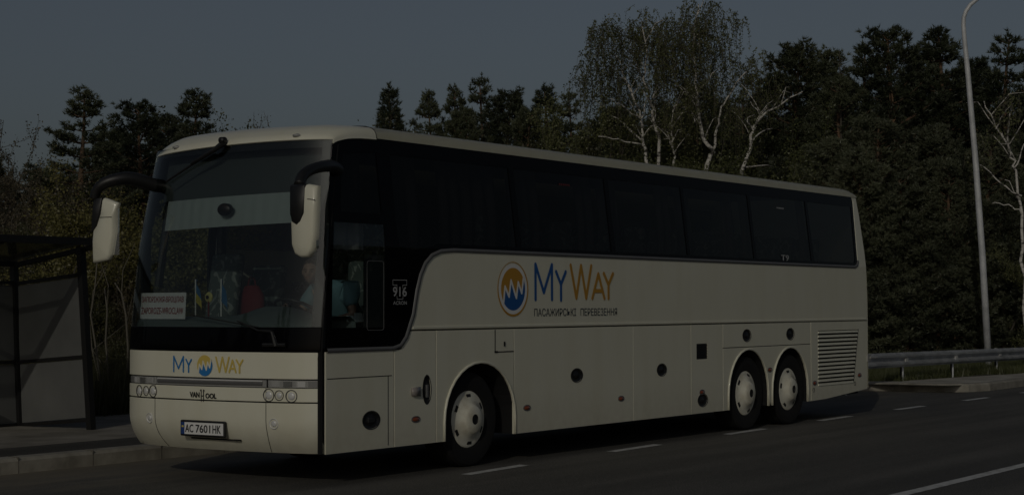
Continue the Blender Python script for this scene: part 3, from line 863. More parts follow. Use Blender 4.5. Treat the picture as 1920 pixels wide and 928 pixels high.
def emblem(R0, place, full=True, orange=ORANGE, blue=BLUE):
    root = None
    def disc(r_, cx=0, cy=0, n=48, z=0):
        bm = bmesh.new(); bm.faces.new([bm.verts.new((cx+r_*math.cos(2*math.pi*k/n), cy+r_*math.sin(2*math.pi*k/n), z)) for k in range(n)]); return bm
    def annulus(ro, ri, ci, z=0, n=48):
        bm = bmesh.new(); A = [bm.verts.new((ro*math.cos(2*math.pi*k/n), ro*math.sin(2*math.pi*k/n), z)) for k in range(n)]
        B = [bm.verts.new((ci[0]+ri*math.cos(2*math.pi*k/n), ci[1]+ri*math.sin(2*math.pi*k/n), z)) for k in range(n)]
        for k in range(n): bm.faces.new((A[k], A[(k+1) % n], B[(k+1) % n], B[k]))
        return bm
    r1 = R0*.78
    if full:
        bm = annulus(R0, R0*.93, (-R0*.02, R0*.045)); place(bm); root = decal('emblem_ring', bm, orange)
        bm = annulus(R0*.92, r1*.985, (0, 0), .0006); place(bm); decal('emblem_white_ring', bm, WHITE)
    # upper orange field and lower blue field, split by the zigzag
    a0 = math.atan2(ZIG[0][1], ZIG[0][0]); a1 = math.atan2(ZIG[-1][1], ZIG[-1][0])
    for nm, m, up in (('emblem_orange_field', orange, True), ('emblem_blue_field', blue, False)):
        pts = [(x*r1, y*r1) for x, y in ZIG]
        A0, A1 = (a1, a0+2*math.pi) if up else (a1, a0)
        k = 20
        for i in range(k+1):
            t = A0+(A1-A0)*i/k; pts.append((r1*math.cos(t), r1*math.sin(t)))
        bm = bmesh.new(); vs = [bm.verts.new((x, y, .0012)) for x, y in pts]; es = [bm.edges.new((vs[i], vs[(i+1) % len(vs)])) for i in range(len(vs))]
        bmesh.ops.triangle_fill(bm, use_beauty=True, edges=es)
        place(bm); decal(nm, bm, m)
    bm = strokes_bm([[(x*r1, y*r1) for x, y in ZIG]], R0*(.10 if full else .13))
    for v in bm.verts: v.co.z += .002
    place(bm); decal('emblem_zigzag', bm, WHITE if full else PAINT)
ex, ez = on_side(961.5, 542)
emblem(.298, lambda bm: to_side(bm, ex, ez))
# front lettering
def spec_front(items):
    r = []
    y0 = on_front(384, 685)[0]
    for ch, a, b, t, u in items:
        ya = on_front(a, (t+u)/2)[0]; yb = on_front(b, (t+u)/2)[0]; zt = on_front((a+b)/2, t)[1]; zb = on_front((a+b)/2, u)[1]
        r.append((ch, y0-ya, y0-yb, zb, zt))
    return r, y0
sp, y0 = spec_front([('M', 326.5, 344.5, 668, 696), ('Y', 349.5, 359.5, 673.5, 697)]); bm = letters(sp, .017); to_front(bm, y0, 0); decal('front_blue_lettering', bm, BLUE2)
sp, y0 = spec_front([('W', 405.5, 430, 669.5, 697), ('A', 430.5, 443, 675, 697.5), ('Y', 444, 456, 674.5, 698.5)]); bm = letters(sp, .018); to_front(bm, y0, 0); decal('front_yellow_lettering', bm, YELLOWP)
ye, ze = on_front(384.5, 685)
emblem(.13, lambda bm: to_front(bm, ye, ze), False, YELLOWP, BLUE2)
# maker's badge: VAN + tall H + OOL
yb0, zb0 = on_front(356.5, 743)
bw = yb0-on_front(406.5, 746)[0]
bm = text_bm('VAN', bw*.38, .054, .04); to_front(bm, yb0, zb0-.006, .007); decal('maker_badge', bm, BLACK)
bm = text_bm('OOL', bw*.40, .052, .04); to_front(bm, yb0-bw*.60, zb0-.012, .007); decal('maker_badge', bm, BLACK)
bm = strokes_bm([[(bw*.445, -.04), (bw*.445, .072)], [(bw*.53, -.04), (bw*.53, .072)], [(bw*.445, .012), (bw*.53, .012)], [(bw*.41, .062), (bw*.445, .072)], [(bw*.53, .072), (bw*.565, .062)]], .009); to_front(bm, yb0, zb0, .008); decal('maker_badge', bm, BLACK)
# number plate
py0, py1, pz0, pz1 = .99, 1.585, .442, .598
bm = bmesh.new(); box(bm, fx(1.28, .55)-.040, fx(1.28, .55)-.01, py0, py1, pz0, pz1); lp = bmo('number_plate', bm, BLACK, coach, bevel=.012)
X_ = fx(1.28, .55)-.0405
def flat(bm, y, z, x): 
    for v in bm.verts: v.co = Vector((x-v.co.z, y-v.co.x, z+v.co.y))
bm = bmesh.new(); bm.faces.new([bm.verts.new(p) for p in ((0, 0, 0), (.54, 0, 0), (.54, .115, 0), (0, .115, 0))]); flat(bm, py1-.038, pz0+.02, X_-.002); decal('plate_face', bm, WHITE, lp)
bm = bmesh.new(); bm.faces.new([bm.verts.new(p) for p in ((0, 0, 0), (.045, 0, 0), (.045, .115, 0), (0, .115, 0))]); flat(bm, py1-.018, pz0+.02, X_-.004); decal('plate_band', bm, mat('plate blue', (.02, .06, .22), .4), lp)
bm = bmesh.new(); bm.faces.new([bm.verts.new(p) for p in ((0, 0, 0), (.028, 0, 0), (.028, .018, 0), (0, .018, 0))]); flat(bm, py1-.027, pz0+.085, X_-.006); decal('plate_flag', bm, mat('plate flag yellow', (.6, .5, .1), .4), lp)
for wd_, a_, w_ in (('AC', .074, .11), ('7601', .215, .195), ('HK', .44, .11)):
    bm = text_bm(wd_, w_, .078, .012); flat(bm, py1-a_, pz0+.038, X_-.006); decal('plate_characters', bm, BLACK, lp)
bm = bmesh.new(); box(bm, fx(1.25, .42)-.018, fx(1.25, .42)+.01, .87, 1.51, .412, .425); bmo('plate_shelf', bm, GAPM, coach)
# model marking behind the driver
def T916():
    x0, x1 = 1.30, 1.525
    bm = strokes_bm([[(x0+.0, 1.955), (x1, 1.955), (x1, 1.905), (x1-.065, 1.905), (x1-.065, 1.87)], [(x0, 1.955), (x0, 1.905), (x0+.065, 1.905), (x0+.065, 1.87)], [(x0+.065, 1.795), (x0+.065, 1.765), (x1-.065, 1.765), (x1-.065, 1.795)]], .006)
    to_side(bm, 0, 0); decal('model_outline', bm, LGTXT)
    bm = text_bm('916', .225, .10, .02); to_side(bm, x0, 1.79, -.005); decal('model_number', bm, LGTXT)
    bm = text_bm('ACRON', .22, .036, .01); to_side(bm, x0+.005, 1.71, -.005); decal('model_name', bm, LGTXT)
T916()
def mini_T(px_, py_, s, m):
    x, z = on_side(px_, py_, .02)
    bm = text_bm('T9', .20*s, .065*s, .01)
    for v in bm.verts: v.co = Vector((x+v.co.x, tumble(z)-.003, z+v.co.y))
    decal('window_marking', bm, m)
mini_T(1462.5, 488.5, 1.25, LGTXT)
xx, zz = on_side(1463, 493, .02); bm = text_bm('ACRON', .16, .014, 0)
for v in bm.verts: v.co = Vector((xx+.02+v.co.x, -.003+tumble(zz), zz-.01+v.co.y))
decal('window_marking', bm, LGTXT)
REDT = mat('faded red sticker', (.16, .03, .03), .6)
for px_, m in ((1048, REDT), (1456, LGTXT)):
    x, z = on_side(px_, 347 if px_ < 1200 else 391, .07); bm = bmesh.new()
    for k in range(6): bm.faces.new([bm.verts.new(p) for p in ((x+.04*k, tumble(z)-.003, z), (x+.04*k+.028, tumble(z)-.003, z), (x+.04*k+.028, tumble(z+.02)-.003, z+.02), (x+.04*k+.004, tumble(z+.02)-.003, z+.018))])
    decal('window_sticker', bm, m)

# --- recessed caps, vents, reflectors, side lamp
def cap_at(x, z, r, rz=None, name='flap_lock', depth=.018):
    bm = bmesh.new(); rings = []
    rz = rz or r
    for q, d in ((1.08, -.003), (1.0, -.006), (.93, .012), (.45, .014), (.40, .004), (.02, .003)):
        rings.append([bm.verts.new((x+r*q*math.cos(2*math.pi*k/24), d, z+rz*q*math.sin(2*math.pi*k/24))) for k in range(24)])
    for a, b in zip(rings, rings[1:]):
        for k in range(24): bm.faces.new((a[k], a[(k+1) % 24], b[(k+1) % 24], b[k]))
    return bmo(name, bm, BLACK, coach, smooth=True)
cap_at(4.71, .895, .123, .078); cap_at(6.69, .895, .118, .076); cap_at(9.03, 1.285, .124, .081); cap_at(10.39, 1.285, .124, .081); cap_at(7.76, .47, .132, .081)
cap_at(1.86, .85, .069, .141, 'door_handle_recess')
bm = bmesh.new(); box(bm, 1.845, 1.875, -.015, .01, .77, .90); bmo('door_handle', bm, GREY, coach, bevel=.006)
cap_at(.965, .59, .130, .086, 'tow_hatch')
bm = bmesh.new(); box(bm, .92, 1.02, -.004, .01, .565, .615); bmo('tow_hatch_latch', bm, mat('worn black plastic', (.02, .02, .02), .4), coach, bevel=.01)
bm = bmesh.new(); box(bm, 7.598, 7.902, .01, .03, .998, 1.202)
for k in range(9): box(bm, 7.6, 7.9, .0, .01, 1.01+.021*k, 1.017+.021*k)
bmo('heater_vent', bm, BLACK, coach)
bm = bmesh.new(); plate(bm, [(1.60, .80), (1.725, .79), (1.725, .885), (1.60, .875)], [], .03, y0=-.028)
bmo('side_indicator', bm, mat('smoked indicator lens', (.30, .27, .25), .2, coat=.6), coach, smooth=True)
for x, z in ((1.675, .56), (3.68, .575), (5.70, .585), (7.74, .575), (9.727, .80), (11.20, .56), (12.83, .62)):
    bm = bmesh.new(); lathe(bm, [(0, -.016), (.6, -.014), (1, 0)], (0, 0, 0), 'y', 18)
    for v in bm.verts: v.co = Vector((x+v.co.x*.062, v.co.y, z+v.co.z*.024))
    o = bmo('side_marker', bm, AMBER, coach, smooth=True)
    bm = bmesh.new(); tube(bm, [(x+.068*math.cos(2*math.pi*k/20), -.002, z+.029*math.sin(2*math.pi*k/20)) for k in range(20)], .006, 6, closed=True); bmo('bezel', bm, GREY, o)
for x, z in ((11.16, .46), (12.65, .50)): cap_at(x, z, .03, None, 'flap_bolt')
# engine louvres
n = 14
for k in range(n):
    z = .535+(1.30-.535)*k/(n-1); xr = 12.60+(z-.52)*.25-.02
    bm = bmesh.new(); vs = [(11.33, .028, z-.016), (11.33, -.010, z-.022), (11.33, -.006, z+.008), (11.33, .030, z+.014)]
    A = [bm.verts.new(p) for p in vs]; B = [bm.verts.new((xr, p[1], p[2])) for p in vs]
    for i in range(4): bm.faces.new((A[i], A[(i+1) % 4], B[(i+1) % 4], B[i]))
    bm.faces.new(A[::-1]); bm.faces.new(B)
    bmo('louvre', bm, PAINT, coach)

bm = bmesh.new()                                   # dark strip added to cover the sunlit edge at the louvres' slanted end
vs = [bm.verts.new(p) for p in ((12.575, -.002, .515), (12.612, -.002, .515), (12.812, -.002, 1.325), (12.775, -.002, 1.325), (12.575, .03, .515), (12.612, .03, .515), (12.812, .03, 1.325), (12.775, .03, 1.325))]
for f in ((0, 1, 2, 3), (7, 6, 5, 4), (0, 4, 5, 1), (1, 5, 6, 2), (2, 6, 7, 3), (3, 7, 4, 0)): bm.faces.new([vs[i] for i in f])
bmo('louvre_end_strip', bm, GAPM, coach)
# --- wheels
def wheel(x, y, side=-1, rim_only=False, kind=0):
    """side -1 faces the camera side"""
    t = bmesh.new()
    prof = [(.30, .0), (.315, -.02), (.36, -.035), (.43, -.045), (.475, -.035), (.498, -.01), (.50, .03), (.50, .20), (.49, .25), (.45, .28), (.30, .28)]
    lathe(t, [(r, a*1.0) for r, a in prof], (0, 0, 0), 'y', 48)
    for v in t.verts:
        v.co.y *= -side; v.co += Vector((x, y, .50))
    ty = bmo('tyre', t, RUBBER, None, smooth=False); auto_smooth(ty, 30)
    return ty
def wheel_cover(x, y, dish, spin):
    bm = bmesh.new()
    # cover plate with slots near the rim
    n = 60
    prof = [(.298, .03), (.30, -.004), (.285, -.016), (.262, -.012), (.225, -.004 if not dish else -.03), (.175, -.05 if not dish else -.05), (.150, -.085), (.13, -.10), (.055, -.105), (.052, -.090), (.001, -.092)]
    rings = []
    for r, a in prof:
        rings.append([bm.verts.new((x+r*math.cos(2*math.pi*k/n), y+a, .50+r*math.sin(2*math.pi*k/n))) for k in range(n)])
    for i in range(len(rings)-1):
        for k in range(n):
            f = bm.faces.new((rings[i][k], rings[i][(k+1) % n], rings[i+1][(k+1) % n], rings[i+1][k]))
            f.material_index = 1 if i >= 8 else 0
    o = bmo('wheel_cover', bm, [RIMM, BLACK], None); auto_smooth(o, 50)
    return o
def slot(x, y, a):
    bm = bmesh.new(); P = []
    for (r, da) in ((.268, -.13), (.268, .13), (.245, .15), (.222, .09), (.222, -.09), (.245, -.15)):
        P.append((x+r*math.cos(a+da), y-.0215-(.262-r)*.15, .50+r*math.sin(a+da)))
    vs = [bm.verts.new(p) for p in P]; bm.faces.new(vs)
    vs2 = [bm.verts.new((p[0], p[1]+.02, p[2])) for p in P]
    for i in range(6): bm.faces.new((vs[i], vs[(i+1) % 6], vs2[(i+1) % 6], vs2[i]))
    return bm
def fullwheel(x, y, spin, nsl, far=False):
    e = empty('wheel', (0, 0, 0)); e.parent = coach
    ty = wheel(x, y, -1); ty.parent = e
    c = wheel_cover(x, y, True, spin); c.parent = e
    S_ = [bmo('cover_slot', slot(x, y, spin+2*math.pi*k/nsl), BLACK, e) for k in range(nsl)]
    if far:
        for o in [ty, c]+S_:
            for v in o.data.vertices: v.co.y = WID-v.co.y
            o.data.flip_normals()
fullwheel(2.72, .115, .55, 6); fullwheel(9.15, .10, 1.25, 5); fullwheel(10.49, .10, .4, 5)
fullwheel(2.72, .115, .1, 6, True); fullwheel(9.085, .10, .7, 5, True); fullwheel(10.44, .10, .2, 5, True)

# --- mirrors
def mirror(side):
    root = empty('wing_mirror'); root.parent = coach
    near = side < 0
    if near:
        arm = [(.52, .05, 3.0), (.36, -.02, 3.02), (.16, -.09, 3.005), (-.06, -.13, 2.96), (-.22, -.16, 2.89), (-.30, -.185, 2.80)]
        rad = [.062, .06, .055, .052, .052, .05]
    else:
        arm = [(.42, 2.36, 2.93), (.16, 2.47, 3.00), (.02, 2.56, 2.985), (-.06, 2.66, 2.94), (-.08, 2.73, 2.87), (-.08, 2.76, 2.80)]
        rad = [.07, .068, .062, .056, .052, .05]
    bm = bmesh.new()
    P = [Vector(p) for p in arm]; pts = []; rr = []
    for i in range(len(P)-1):
        p0, p1, p2, p3 = P[max(i-1, 0)], P[i], P[i+1], P[min(i+2, len(P)-1)]
        for k in range(5):
            t = k/5; pts.append(.5*((2*p1)+(-p0+p2)*t+(2*p0-5*p1+4*p2-p3)*t*t+(-p0+3*p1-3*p2+p3)*t**3)); rr.append(rad[i]+(rad[i+1]-rad[i])*t)
    pts.append(P[-1]); rr.append(rad[-1])
    tube(bm, pts, rr, 12); bmo('mirror_arm', bm, BLACK, root, smooth=True)
    if near:
        # outlines in (y, z) at the front face; the shell is a real rounded body 0.17 deep
        cx, shell = -.40, [(-.15, 2.47), (-.16, 2.25), (-.20, 2.165), (-.27, 2.135), (-.36, 2.14), (-.415, 2.20), (-.445, 2.35), (-.455, 2.60), (-.462, 2.78), (-.345, 2.80), (-.33, 2.55), (-.27, 2.46)]
        blk = [(-.15, 2.80), (-.345, 2.80), (-.342, 2.60), (-.30, 2.46), (-.245, 2.42), (-.18, 2.45), (-.15, 2.53)]
        seam = [(-.37, 2.66), (-.458, 2.65)]
    else:
        cx = -.10
        shell = [(2.42, 2.74), (2.62, 2.80), (2.65, 2.66), (2.72, 2.52), (2.775, 2.47), (2.79, 2.36), (2.78, 2.14), (2.56, 2.17), (2.53, 2.22), (2.48, 2.45), (2.48, 2.62)]
        blk = [(2.62, 2.81), (2.75, 2.80), (2.775, 2.65), (2.79, 2.45), (2.735, 2.49), (2.66, 2.62)]
        seam = [(2.66, 2.60), (2.49, 2.60)]
    def blob(outl, d0, d1, m, nm, rnd=.03):
        c = Vector((sum(p[0] for p in outl)/len(outl), sum(p[1] for p in outl)/len(outl)))
        bm = bmesh.new(); rings = []
        for d, k in ((0, .80), (.25, .95), (.6, 1.0), (1, .98)):
            rings.append([bm.verts.new((cx+(d0+(d1-d0)*d)*(.55 if near else .45), c.x+(p[0]-c.x)*k, c.y+(p[1]-c.y)*(.5+.5*k))) for p in outl])
        n = len(outl)
        for a, b in zip(rings, rings[1:]):
            for i in range(n): bm.faces.new((a[i], a[(i+1) % n], b[(i+1) % n], b[i]))
        bmesh.ops.triangle_fill(bm, use_beauty=True, edges=[bm.edges.get((rings[0][i], rings[0][(i+1) % n])) for i in range(n)])
        bmesh.ops.triangle_fill(bm, use_beauty=True, edges=[bm.edges.get((rings[-1][i], rings[-1][(i+1) % n])) for i in range(n)])
        o = bmo(nm, bm, m, root); auto_smooth(o, 60); return o
    blob(shell, 0.0, .15, PAINT, 'mirror_shell'); blob(blk, -.012, .13, BLACK, 'mirror_bracket')
    bm = bmesh.new(); tube(bm, [(cx-.0, y, z) for y, z in seam], .004, 6); bmo('shell_seam', bm, GAPM, root)
    ys = [p[0] for p in shell]; bm = bmesh.new(); box(bm, cx+.05, cx+(.086 if near else .071), min(ys)+.03, max(ys)-.03, 2.22, 2.72); bmo('mirror_glass', bm, mat('mirror silver', (.8, .8, .8), .02, metal=1), root)
mirror(-1); mirror(1)

# --- wipers, roof lamps
def on_skin(y, z, o=.02): return Vector((fx(y, z)-o, y, z))
yw, zw = on_front(425, 262)
bm = bmesh.new()
p0 = on_skin(yw, 3.30, .045); p1 = on_skin(yw+.10, 3.23, .07); p2 = on_skin(yw+.42, 3.12, .05)
tube(bm, [p0+Vector((.03, 0, .0)), p0, p1, p2], [.035, .032, .022, .012], 8)
tube(bm, [on_skin(yw+.16, 3.215, .03), on_skin(yw+.45, 3.10, .03), on_skin(yw+.80, 2.96, .03)], .012, 6)
bmo('upper_wiper', bm, BLACK, coach)
bm = bmesh.new(); lathe(bm, [(.0, -.03), (.03, -.03), (.035, .0), (.035, .03)], p0+Vector((-.005, 0, .03)), 'x', 14); bmo('wiper_hub', bm, BLACK, coach, smooth=True)
bm = bmesh.new()
q0 = on_skin(.40, 1.325, .03); q1 = on_skin(.44, 1.46, .05); q2 = on_skin(.86, 1.56, .04)
tube(bm, [q0, q1], [.028, .016], 8); tube(bm, [q1, on_skin(.60, 1.47, .05), q2], [.014, .010, .008], 6); tube(bm, [on_skin(.30, 1.335, .03), on_skin(.55, 1.335, .03)], .018, 8)
tube(bm, [on_skin(.62, 1.50, .028), on_skin(1.5, 1.62, .028)], .006, 6)
bmo('lower_wiper', bm, BLACK, coach)
for px_, py_ in ((332, 269), (557, 247)):
    y, _ = on_front(px_, py_)
    bm = bmesh.new(); p = cap_point((y-MID)/(MID-.088), .045)+Vector((-.012, 0, .006))
    lathe(bm, [(.0, -.02), (.6, -.018), (1, .02)], (0, 0, 0), 'x', 16)
    for v in bm.verts: v.co = p+Vector((v.co.x, v.co.y*.045, v.co.z*.02))
    bmo('roof_marker_lamp', bm, SILVER, coach, smooth=True)

# ---------------------------------------------------------------- things inside the windscreen
y0_, z0_ = 2.36, 1.575
sg = empty('route_sign', (.19, 2.05, 1.575))
tag(sg, 'white route board with red two-line lettering propped behind the windscreen corner', 'sign')
def sign_pt(u, v, d=0):       # u along the board, v up
    a, b = Vector((.30, 2.50, 1.575)), Vector((.085, 1.645, 1.575)); t = (b-a).normalized(); n = Vector((t.y, -t.x, 0)); 
    if n.x > 0: n = -n
    return a+t*u+Vector((.06*v, 0, v))+n*d - Vector((.19, 2.05, 1.575))
SW = (Vector((.30, 2.50))-Vector((.085, 1.645))).length
bm = bmesh.new(); vs = [bm.verts.new(sign_pt(u, v, d)) for d in (0, -.006) for u, v in ((0, 0), (SW, 0), (SW, .262), (0, .262))]
for f in ((0, 1, 2, 3), (7, 6, 5, 4), (0, 4, 5, 1), (1, 5, 6, 2), (2, 6, 7, 3), (3, 7, 4, 0)): bm.faces.new([vs[i] for i in f])
bmo('board', bm, mat('white card', (.85, .85, .86), .5), sg)
SIGNRED = mat('red print', (.33, .03, .03), .6)
for s, v0, hh in (('ЗАПОРІЖЖЯ-ВРОЦЛАВ', .155, .072), ('ZAPOROZE-WROCLAW', .048, .068)):
    bm = text_bm(s, SW*.93, hh, .008)
    for v in bm.verts: v.co = sign_pt(SW*.035+v.co.x, v0+v.co.y, .004)
    bmo('lettering', bm, SIGNRED, sg, recalc=False)
def flag(y, x, label, cols):
    e = empty('small_flag', (x, y, 1.60)); tag(e, label, 'flag', 'small flags on the dashboard')
    bm = bmesh.new(); tube(bm, [(0, 0, 0), (-.01, -.01, .37)], .007, 6); bmo('pole', bm, WHITE, e)
    bm = bmesh.new(); prev = None
    for i in range(9):
        t = i/8; cur = []
        for k in range(5):
            s = k/4; cur.append(bm.verts.new((-.01+.02*math.sin(t*7+s*2), -.085*t*(.7+.3*s), .37-.20*s-.11*t*t-.02*s*t)))
        if prev:
            for k in range(4): bm.faces.new((prev[k], cur[k], cur[k+1], prev[k+1])).material_index = 0 if k < 2 else 1
        prev = cur
    bmo('cloth', bm, cols, e, smooth=True, recalc=False)
FB = mat('flag blue', (.03, .14, .30), .8); FY = mat('flag yellow', (.45, .38, .05), .8)
flag(1.71, .30, 'small blue and yellow cloth flag, nearer to the route board', [FB, FY])
flag(1.36, .30, 'small mostly blue cloth flag, farther from the route board', [FB, FB])
e = empty('dashboard_ornament', (.30, 1.53, 1.60)); tag(e, 'round yellow flower-like ornament on a red stem between the two small flags', 'ornament')
bm = bmesh.new(); lathe(bm, [(0, -.012), (.03, -.012), (.052, 0), (.05, .012), (0, .014)], (0, 0, .19), 'x', 14); bmo('head', bm, mat('ornament yellow', (.55, .50, .18), .6), e)
bm = bmesh.new(); tube(bm, [(0, 0, 0), (0, 0, .15)], .009, 6); bmo('stem', bm, REDM, e)
bm = bmesh.new(); lathe(bm, [(0, 0), (.02, 0), (.018, .006), (0, .008)], (-.022, 0, .19), 'x', 10); bmo('centre', bm, BLACK, e)
e = empty('red_bag', (1.70, 2.18, 1.62))
bm = bmesh.new(); lathe(bm, [(.02, 0), (.13, .0), (.15, .1), (.14, .22), (.08, .28), (.01, .285)], (0, 0, 0), 'z', 16)
for v in bm.verts: v.co.x *= .6
bmo('bag_body', bm, REDM, e, smooth=True); e.location = (1.30, 1.88, 1.45); e.scale = (1, 1.15, 1.65)
bm = bmesh.new(); tube(bm, [(0, -.05, .27), (0, -.03, .33), (0, .03, .33), (0, .05, .27)], .008, 6); bmo('bag_strap', bm, REDM, e)
tag(e, 'dark red bag on the front passenger seat behind the windscreen', 'bag')
bm = bmesh.new(); box(bm, .60, .82, .16, .34, 1.56, 1.60)
e = empty('paper_cards', (.72, .10, 1.545))
bm.free()
for k, (dx, w, hh) in enumerate(((0, .10, .06), (.12, .13, .085), (.27, .12, .10))):
    bm = bmesh.new(); box(bm, dx, dx+w, 0, .01, 0, hh); bmo('card', bm, mat('pale card', (.40, .43, .43), .7), e)
tag(e, 'row of small pale cards and boxes below the driver\'s side window', 'card')

# ---------------------------------------------------------------- the driver
def skin(name, verts, edges, radii, m, parent=None, sub=2):
    me = bpy.data.meshes.new(name); me.from_pydata([Vector(v) for v in verts], edges, [])
    o = bpy.data.objects.new(name, me); COL.objects.link(o)
    md = o.modifiers.new('s', 'SKIN'); md.use_smooth_shade = True
    for i, r in enumerate(radii):
        sv = me.skin_vertices[0].data[i]; sv.radius = (r, r) if not isinstance(r, tuple) else r
    me.skin_vertices[0].data[0].use_root = True
    ss = o.modifiers.new('u', 'SUBSURF'); ss.levels = ss.render_levels = sub
    bpy.context.view_layer.update()
    me2 = bpy.data.meshes.new_from_object(o.evaluated_get(bpy.context.evaluated_depsgraph_get()))
    bpy.data.objects.remove(o)
    return me2
SKIN_M = mat('skin', (.34, .22, .165), .6); SHIRT = mat('light blue t-shirt', (.16, .28, .32), .85, bump=(14, .5, .02)); HAIR = mat('short dark brown hair', (.05, .03, .02), .8, bump=(120, .5, .01))
TROU = mat('dark trousers', (.03, .035, .05), .9)
def driver():
    base = Vector((1.45, .60, 1.42))
    e = empty('person', base)
    tag(e, 'person in a light blue t-shirt leaning over the steering wheel behind the windscreen', 'person')
    J = dict(pel=(1.42, .60, 1.50), wst=(1.38, .59, 1.66), chest=(1.20, .56, 1.84), neckb=(1.05, .56, 1.96), neck=(.95, .585, 2.00), headc=(.90, .60, 2.06),
             sL=(1.16, .36, 1.91), eL=(1.13, .28, 1.66), wL=(.93, .40, 1.60), sR=(1.10, .76, 1.90), eR=(.98, .86, 1.66), wR=(.84, .84, 1.72),
             hL=(1.36, .50, 1.46), kL=(.98, .46, 1.44), aL=(.86, .46, 1.07), fL=(.70, .46, 1.03), hR=(1.36, .70, 1.46), kR=(.98, .76, 1.44), aR=(.86, .76, 1.07), fR=(.70, .76, 1.03))
    def hand(w, dir_, palm):
        V = []; E_ = []; Rr = []
        return V, E_, Rr
    order = list(J); V = [Vector(J[k])-base for k in order]; ix = {k: i for i, k in enumerate(order)}
    rad = dict(pel=.15, wst=.135, chest=(.17, .13), neckb=.07, neck=.055, headc=.06, sL=.062, eL=.043, wL=.028, sR=.062, eR=.043, wR=.028, hL=.09, kL=.062, aL=.04, fL=.035, hR=.09, kR=.062, aR=.04, fR=.035)
    ed = [('pel', 'wst'), ('wst', 'chest'), ('chest', 'neckb'), ('neckb', 'neck'), ('neck', 'headc'), ('chest', 'sL'), ('sL', 'eL'), ('eL', 'wL'), ('chest', 'sR'), ('sR', 'eR'), ('eR', 'wR'),
          ('pel', 'hL'), ('hL', 'kL'), ('kL', 'aL'), ('aL', 'fL'), ('pel', 'hR'), ('hR', 'kR'), ('kR', 'aR'), ('aR', 'fR')]
    V = [v+Vector((-.10, 0, -.05)) if k not in ('pel', 'hL', 'hR', 'kL', 'kR', 'aL', 'aR', 'fL', 'fR') else v for k, v in zip(order, V)]
    for k, v in zip(order, V): J[k] = tuple(v+base)
    body = skin('b', V, [(ix[a], ix[b]) for a, b in ed], [rad[k] for k in order], None)
    bm = bmesh.new(); bm.from_mesh(body)
    # head turned towards the camera side, leaning forwards
    hc = Vector((.77, .61, 2.035))-base
    face = Vector((-.86, -.50, -.06)).normalized(); side_ = face.cross(Vector((0, 0, 1))).normalized(); upv = side_.cross(face)
    r = bmesh.ops.create_icosphere(bm, subdivisions=4, radius=1)
    for v in r['verts']:
        a, b, c = v.co.x, v.co.y, v.co.z     # a: forward, b: side, c: up
        fx_, sx_, ux_ = a*.098, b*.076, c*.118
        if c < 0: sx_ *= 1+.28*c; fx_ += .012*(-c)*max(a, 0)
        if a > .5:
            d = math.exp(-((b/.16)**2)-(((c+.12)/.20)**2)); fx_ += .024*d
            for s in (-1, 1): fx_ -= .012*math.exp(-(((b-s*.38)/.2)**2)-(((c-.05)/.13)**2))
            fx_ += .006*math.exp(-((b/.5)**2)-(((c-.2)/.08)**2))
            fx_ += .007*math.exp(-((b/.28)**2)-(((c+.50)/.06)**2)); fx_ -= .006*math.exp(-((b/.3)**2)-(((c+.42)/.035)**2)); fx_ += .010*math.exp(-((b/.25)**2)-(((c+.85)/.15)**2))
        v.co = hc+face*fx_+side_*sx_+upv*ux_
    for s in (-1, 1):
        r = bmesh.ops.create_icosphere(bm, subdivisions=2, radius=1)
        for v in r['verts']: v.co = hc+face*(-.005+v.co.x*.017)+side_*(s*.076+v.co.y*.008)+upv*(-.005+v.co.z*.032)
    # hands: palm and five curled fingers each, rooted in the wrists
    for wk, ek, fd in (('wL', 'eL', Vector((-.75, .2, .25))), ('wR', 'eR', Vector((-.75, -.1, .1)))):
        w = Vector(J[wk])-base; d = (Vector(J[wk])-Vector(J[ek])).normalized(); sd_ = d.cross(Vector((0, 0, 1))).normalized(); dn = Vector((0, 0, -1))
        pv = w+d*.05; tube(bm, [w, w+d*.03, w+d*.085], [.026, .036, .034], 10)
        for i, (o, L) in enumerate(((-.030, .062), (-.010, .072), (.010, .070), (.028, .056))):
            b0 = w+d*.08+sd_*o; b1 = b0+d*L*.45+dn*.006; b2 = b1+d*L*.25+dn*.022; b3 = b2-d*L*.05+dn*.022
            tube(bm, [b0, b1, b2, b3], [.010, .0095, .009, .006], 8)
        s = -1 if wk == 'wL' else 1
        t0 = w+d*.03+sd_*s*.03; tube(bm, [t0, t0+d*.03+sd_*s*.02, t0+d*.055+sd_*s*.018+dn*.02], [.012, .011, .007], 8)
    b = bmo('body', bm, SKIN_M, e, smooth=True)
    # eyes, brows, hair
    for s in (-1, 1):
        bm = bmesh.new(); r = bmesh.ops.create_icosphere(bm, subdivisions=2, radius=1)
        for v in r['verts']: v.co = hc+face*(.080+v.co.x*.010)+side_*(s*.030+v.co.y*.013)+upv*(.006+v.co.z*.006)
        bmo('eye', bm, mat('eye', (.04, .035, .03), .2), e, smooth=True)
        bm = bmesh.new(); tube(bm, [hc+face*.097+side_*s*.014+upv*.026, hc+face*.092+side_*s*.036+upv*.032, hc+face*.078+side_*s*.052+upv*.024], .0035, 6); bmo('eyebrow', bm, HAIR, e)
    bm = bmesh.new(); tube(bm, [hc+face*.090-side_*.024-upv*.052, hc+face*.100-upv*.050, hc+face*.090+side_*.024-upv*.052], .0035, 6); bmo('mouth', bm, mat('lips', (.35, .12, .10), .6), e)
    bm = bmesh.new(); r = bmesh.ops.create_icosphere(bm, subdivisions=4, radius=1)
    kill = []
    for v in r['verts']:
        a, b_, c = v.co
        if c < .25+.45*max(a, 0)*1.1 - .75*max(-a, 0) - (.25 if abs(b_) > .8 and a < .2 else 0): kill.append(v)
        v.co = hc+face*(a*.104-.003)+side_*(b_*.082)+upv*(c*.126+.001)
